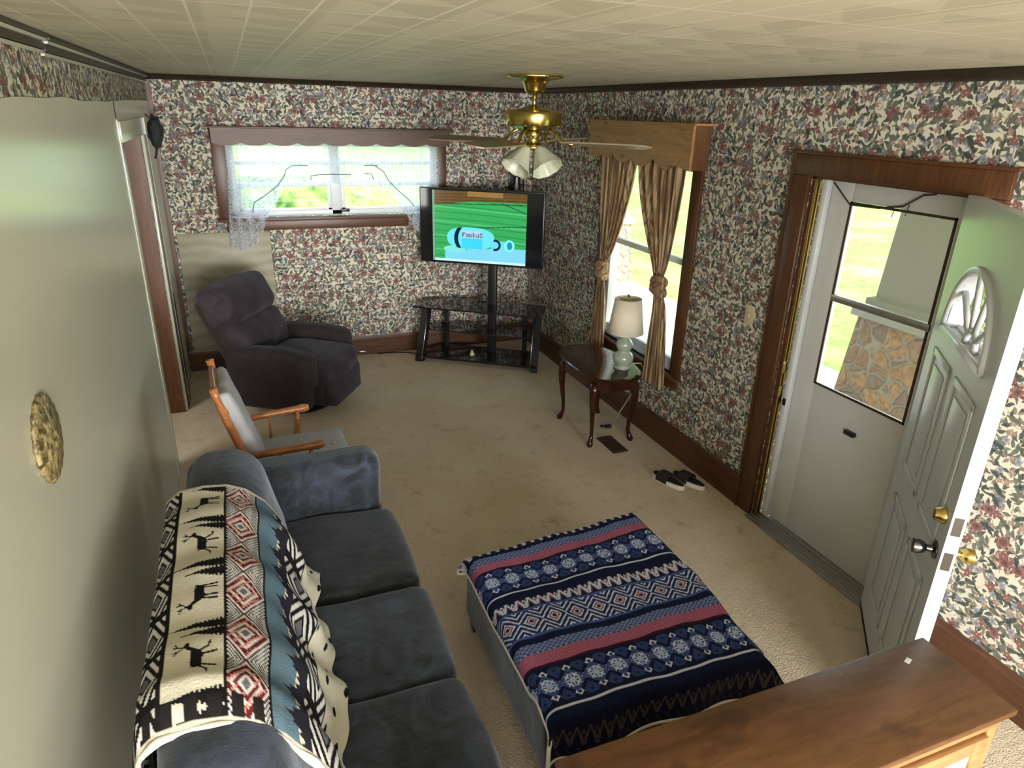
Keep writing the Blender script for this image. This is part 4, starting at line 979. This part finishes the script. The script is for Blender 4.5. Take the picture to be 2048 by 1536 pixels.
# ------------------------------------------------------------------ sandals
def slide(loc, rz, label):
    t_ = thing('slide_sandal', label, 'sandal', (*loc, 0), rz, 'pair of slide sandals on the carpet')
    def out(k, n=36):
        r = []
        for a in np.linspace(0, 2*PI, n, endpoint=False):
            y = .13*math.sin(a); wd = .046+.008*math.sin(a); r.append((wd*k*math.copysign(abs(math.cos(a))**.8, math.cos(a)), y*(.96 if k < 1 else 1)))
        return r
    bm = bmesh.new(); prism(bm, out(1), 2, .002, .032); fin(bm, 'sole', M['whitecloth'], t_, True)
    bm = bmesh.new(); prism(bm, out(.8), 2, .032, .035); fin(bm, 'footbed', M['rubber'], t_, True)
    def st(S, T):
        a = PI*S; y = -.02+.085*T; return np.stack([-.054*np.cos(a), y+0*a, .016+.05*np.sin(a)**.7], -1)
    o_ = grid('strap', 20, 8, st, M['rubber'], t_, thick=.005)
    return t_
slide((-.278, -3.175), math.radians(18), 'black and white slide sandal, farther from the baseboard')
slide((-.150, -3.22), math.radians(18), 'black and white slide sandal, nearer the right baseboard')

# ------------------------------------------------------------------ ceiling fan
FX, FY = -1.03, -2.42
fn_ = thing('ceiling_fan', 'brass ceiling fan with greyish blades and frosted glass light shades', 'ceiling fan', (FX, FY, ZC))
Z0 = ZC
bm = bmesh.new(); lathe(bm, [(.165, -.0), (.172, -.012), (.14, -.02), (.10, -.026), (.085, -.03), (.07, -.05), (.06, -.085), (.048, -.1), (.0001, -.1)], 40, wave=lambda a, z: (.03*math.cos(a*8) if z > -.02 else 0)); fin(bm, 'canopy', M['brass'], fn_, 'all')
bm = bmesh.new(); tube(bm, [(0, 0, -.095), (0, 0, -.20)], .013, 12); fin(bm, 'downrod', M['brass'], fn_, 'all')
bm = bmesh.new(); lathe(bm, [(.03, -.165), (.05, -.175), (.11, -.19), (.16, -.198), (.168, -.205), (.17, -.215), (.17, -.275), (.165, -.282), (.12, -.295), (.075, -.305), (.0001, -.305)], 48); fin(bm, 'motor_housing', M['brass'], fn_, True)
bm = bmesh.new(); lathe(bm, [(.04, -.305), (.055, -.32), (.05, -.345), (.035, -.36), (.05, -.385), (.07, -.40), (.06, -.42), (.0001, -.425)], 32); fin(bm, 'light_kit', M['brass'], fn_, 'all')
for a in (221, 131, 311, 41):
    A = math.radians(a); RM = Matrix.Rotation(A, 4, 'Z') @ Matrix.Translation((0, 0, -.375)) @ Matrix.Rotation(math.radians(-10), 4, 'X')
    bm = bmesh.new(); pl = [(.20, -.05), (.30, -.062), (.60, -.072), (.71, -.066), (.745, -.03), (.75, 0), (.745, .03), (.71, .066), (.60, .072), (.30, .062), (.20, .05)]
    prism(bm, pl, 2, -.004, .004)
    for v in bm.verts: v.co = RM @ v.co
    bl_ = fin(bm, 'blade', M['fanblade'], fn_, True)
    bm = bmesh.new(); RA = Matrix.Rotation(A, 4, 'Z')
    tube(bm, [RA @ Vector((.10, 0, -.30)), RA @ Vector((.16, 0, -.33)), RA @ Vector((.20, 0, -.372)), RA @ Vector((.27, 0, -.377))], [.012, .01, .012, .014], 8)
    fin(bm, 'blade_bracket', M['brass'], bl_, 'all')
for k, a in enumerate((205, 285, 25, 115)):
    A = math.radians(a); RM = Matrix.Rotation(A, 4, 'Z') @ Matrix.Translation((.055, 0, -.405)) @ Matrix.Rotation(math.radians(180-38), 4, 'Y')
    bm = bmesh.new(); lathe(bm, [(.024, 0), (.03, .02), (.05, .06), (.07, .11), (.088, .15), (.092, .155)], 36, wave=lambda a_, z: (.05*z/.155*math.cos(a_*9)), M4=RM)
    for f in [f for f in bm.faces if len(f.verts) > 4]: bm.faces.remove(f)
    s_ = fin(bm, 'light_shade', M['frost'], fn_, 'all'); md = s_.modifiers.new('t', 'SOLIDIFY'); md.thickness = .003
bm = bmesh.new(); tube(bm, [(.02, -.03, -.42), (.045, -.03, -.52), (.05, -.03, -.60)], .0035, 5); fin(bm, 'pull_chain', M['register'], fn_)

# ------------------------------------------------------------------ cabinet in the foreground
CX0, CX1, CY0, CY1, CH = -2.19, -.925, -5.715, -5.415, .80
cb_ = thing('low_cabinet', 'low stained wooden cabinet with worn top in the right foreground', 'cabinet', ((CX0+CX1)/2, (CY0+CY1)/2, 0))
ox, oy = (CX0+CX1)/2, (CY0+CY1)/2; hw, hd_ = (CX1-CX0)/2, (CY1-CY0)/2
boxobj('top', (-hw, -hd_, CH-.022), (hw, hd_, CH), M['cab'], cb_, .006)
bm = bmesh.new(); box(bm, (-hw+.085, -hd_+.025, .06), (hw-.085, hd_-.02, CH-.023), .003); fin(bm, 'carcass', M['cab_light'], cb_, True)
boxobj('front_rail', (-hw+.085, -hd_+.0135, CH-.06), (hw-.082, -hd_+.03, CH-.022), M['cab_light'], cb_, .003)
for sx in (-1, 1):
    for sy in (-1, 1): boxobj('corner_post', ((hw-.06)*sx-.02, (hd_-.03)*sy-.0165, 0), ((hw-.06)*sx+.02, (hd_-.03)*sy+.0165, CH-.022), M['cab_light'], cb_, .004)
for x0, x1 in ((-.545, .0), (.012, .548)):
    bm = bmesh.new(); wd = .05; z0_, z1_ = .10, CH-.07; yy0, yy1 = -hd_+.002, -hd_+.022
    box(bm, (x0, yy0, z0_), (x0+wd, yy1, z1_), .003); box(bm, (x1-wd, yy0, z0_), (x1, yy1, z1_), .003); box(bm, (x0+wd-.001, yy0+.001, z1_-wd), (x1-wd+.001, yy1, z1_-.0005), .001); box(bm, (x0+wd-.001, yy0+.001, z0_), (x1-wd+.001, yy1, z0_+wd), .001)
    d_ = fin(bm, 'door', M['cab_light'], cb_, True)
    boxobj('door_glass', (x0+wd, yy0+.006, z0_+wd), (x1-wd, yy1-.006, z1_-wd), M['door_reflection'], d_, 0)
# scraps on the cabinet top
bm = bmesh.new(); box(bm, (-.012, -.007, 0), (.012, .007, .002), .001)
tag(fin(bm, 'paper_scrap', M['white'], None, False, (-1.06, -5.475, CH+.0005), .4), 'tiny white paper scrap near the far corner of the wooden cabinet top', 'scrap')

# ------------------------------------------------------------------ outside
struct(boxobj('ground', (-30, WT, -.6), (60, 60, -.45), M['lawn'], bev=0)); g2 = struct(boxobj('ground_side', (WT, -40, -.6), (60, WT, -.45), M['lawn'], bev=0))
struct(boxobj('porch_floor', (WT, -7.5, -.45), (2.9, 4.0, -.15), M['concrete'], bev=.01))
struct(boxobj('porch_ceiling', (WT, -7.5, 2.6), (3.3, 4.0, 2.7), M['white'], bev=0))
def pillar(y, label):
    p = thing('porch_pillar', label, 'pillar', (2.5, y, -.15), 0, 'stone porch pillars')
    bm = bmesh.new(); prof_ = [(.42, 0), (.36, .88)]
    rings = []
    for h_, z in prof_: rings.append([bm.verts.new((sx*h_, sy*h_, z)) for sx, sy in ((-1, -1), (1, -1), (1, 1), (-1, 1))])
    for i in range(4): bm.faces.new((rings[0][i], rings[0][(i+1) % 4], rings[1][(i+1) % 4], rings[1][i]))
    bm.faces.new(rings[0][::-1]); bm.faces.new(rings[1]); fin(bm, 'stone_base', M['stone'], p)
    boxobj('cap', (-.41, -.41, .88), (.41, .41, .96), M['concrete'], p, .01)
    bm = bmesh.new(); rings = []
    for h_, z in ((.34, .96), (.34, 1.04), (.29, 1.06), (.22, 2.75)): rings.append([bm.verts.new((sx*h_, sy*h_, z)) for sx, sy in ((-1, -1), (1, -1), (1, 1), (-1, 1))])
    for r0, r1 in zip(rings, rings[1:]):
        for i in range(4): bm.faces.new((r0[i], r0[(i+1) % 4], r1[(i+1) % 4], r1[i]))
    bm.faces.new(rings[0][::-1]); bm.faces.new(rings[-1]); fin(bm, 'column', M['colpaint'], p)
pillar(-2.66, 'tapered porch pillar on a fieldstone base seen through the storm door')
pillar(3.1, 'tapered porch pillar on a fieldstone base seen through the side window')
def bush(x, y, r, h, name='bush', label='', cat='bush', z0=-.45):
    bm = bmesh.new(); bmesh.ops.create_icosphere(bm, subdivisions=4, radius=1)
    for v in bm.verts:
        k = 1+.35*noise.noise(v.co*2.3+Vector((x, y, 0)))+.15*noise.noise(v.co*7); v.co = Vector((v.co.x*r*k, v.co.y*r*k, h/2+v.co.z*h/2*k))
    return tag(fin(bm, name, M['foliage'], None, 'all', (x, y, z0)), label, cat, 'shrubs beyond the lawn')
bush(-.9, 9, 1.3, 1.5, label='leafy shrub beyond the back window, right pane')
bush(-2.2, 13, 1.1, 1.4, label='leafy shrub beyond the back window, by the middle bar')
bush(-4.2, 10, 1.0, 1.5, label='leafy shrub beyond the back window, left edge')
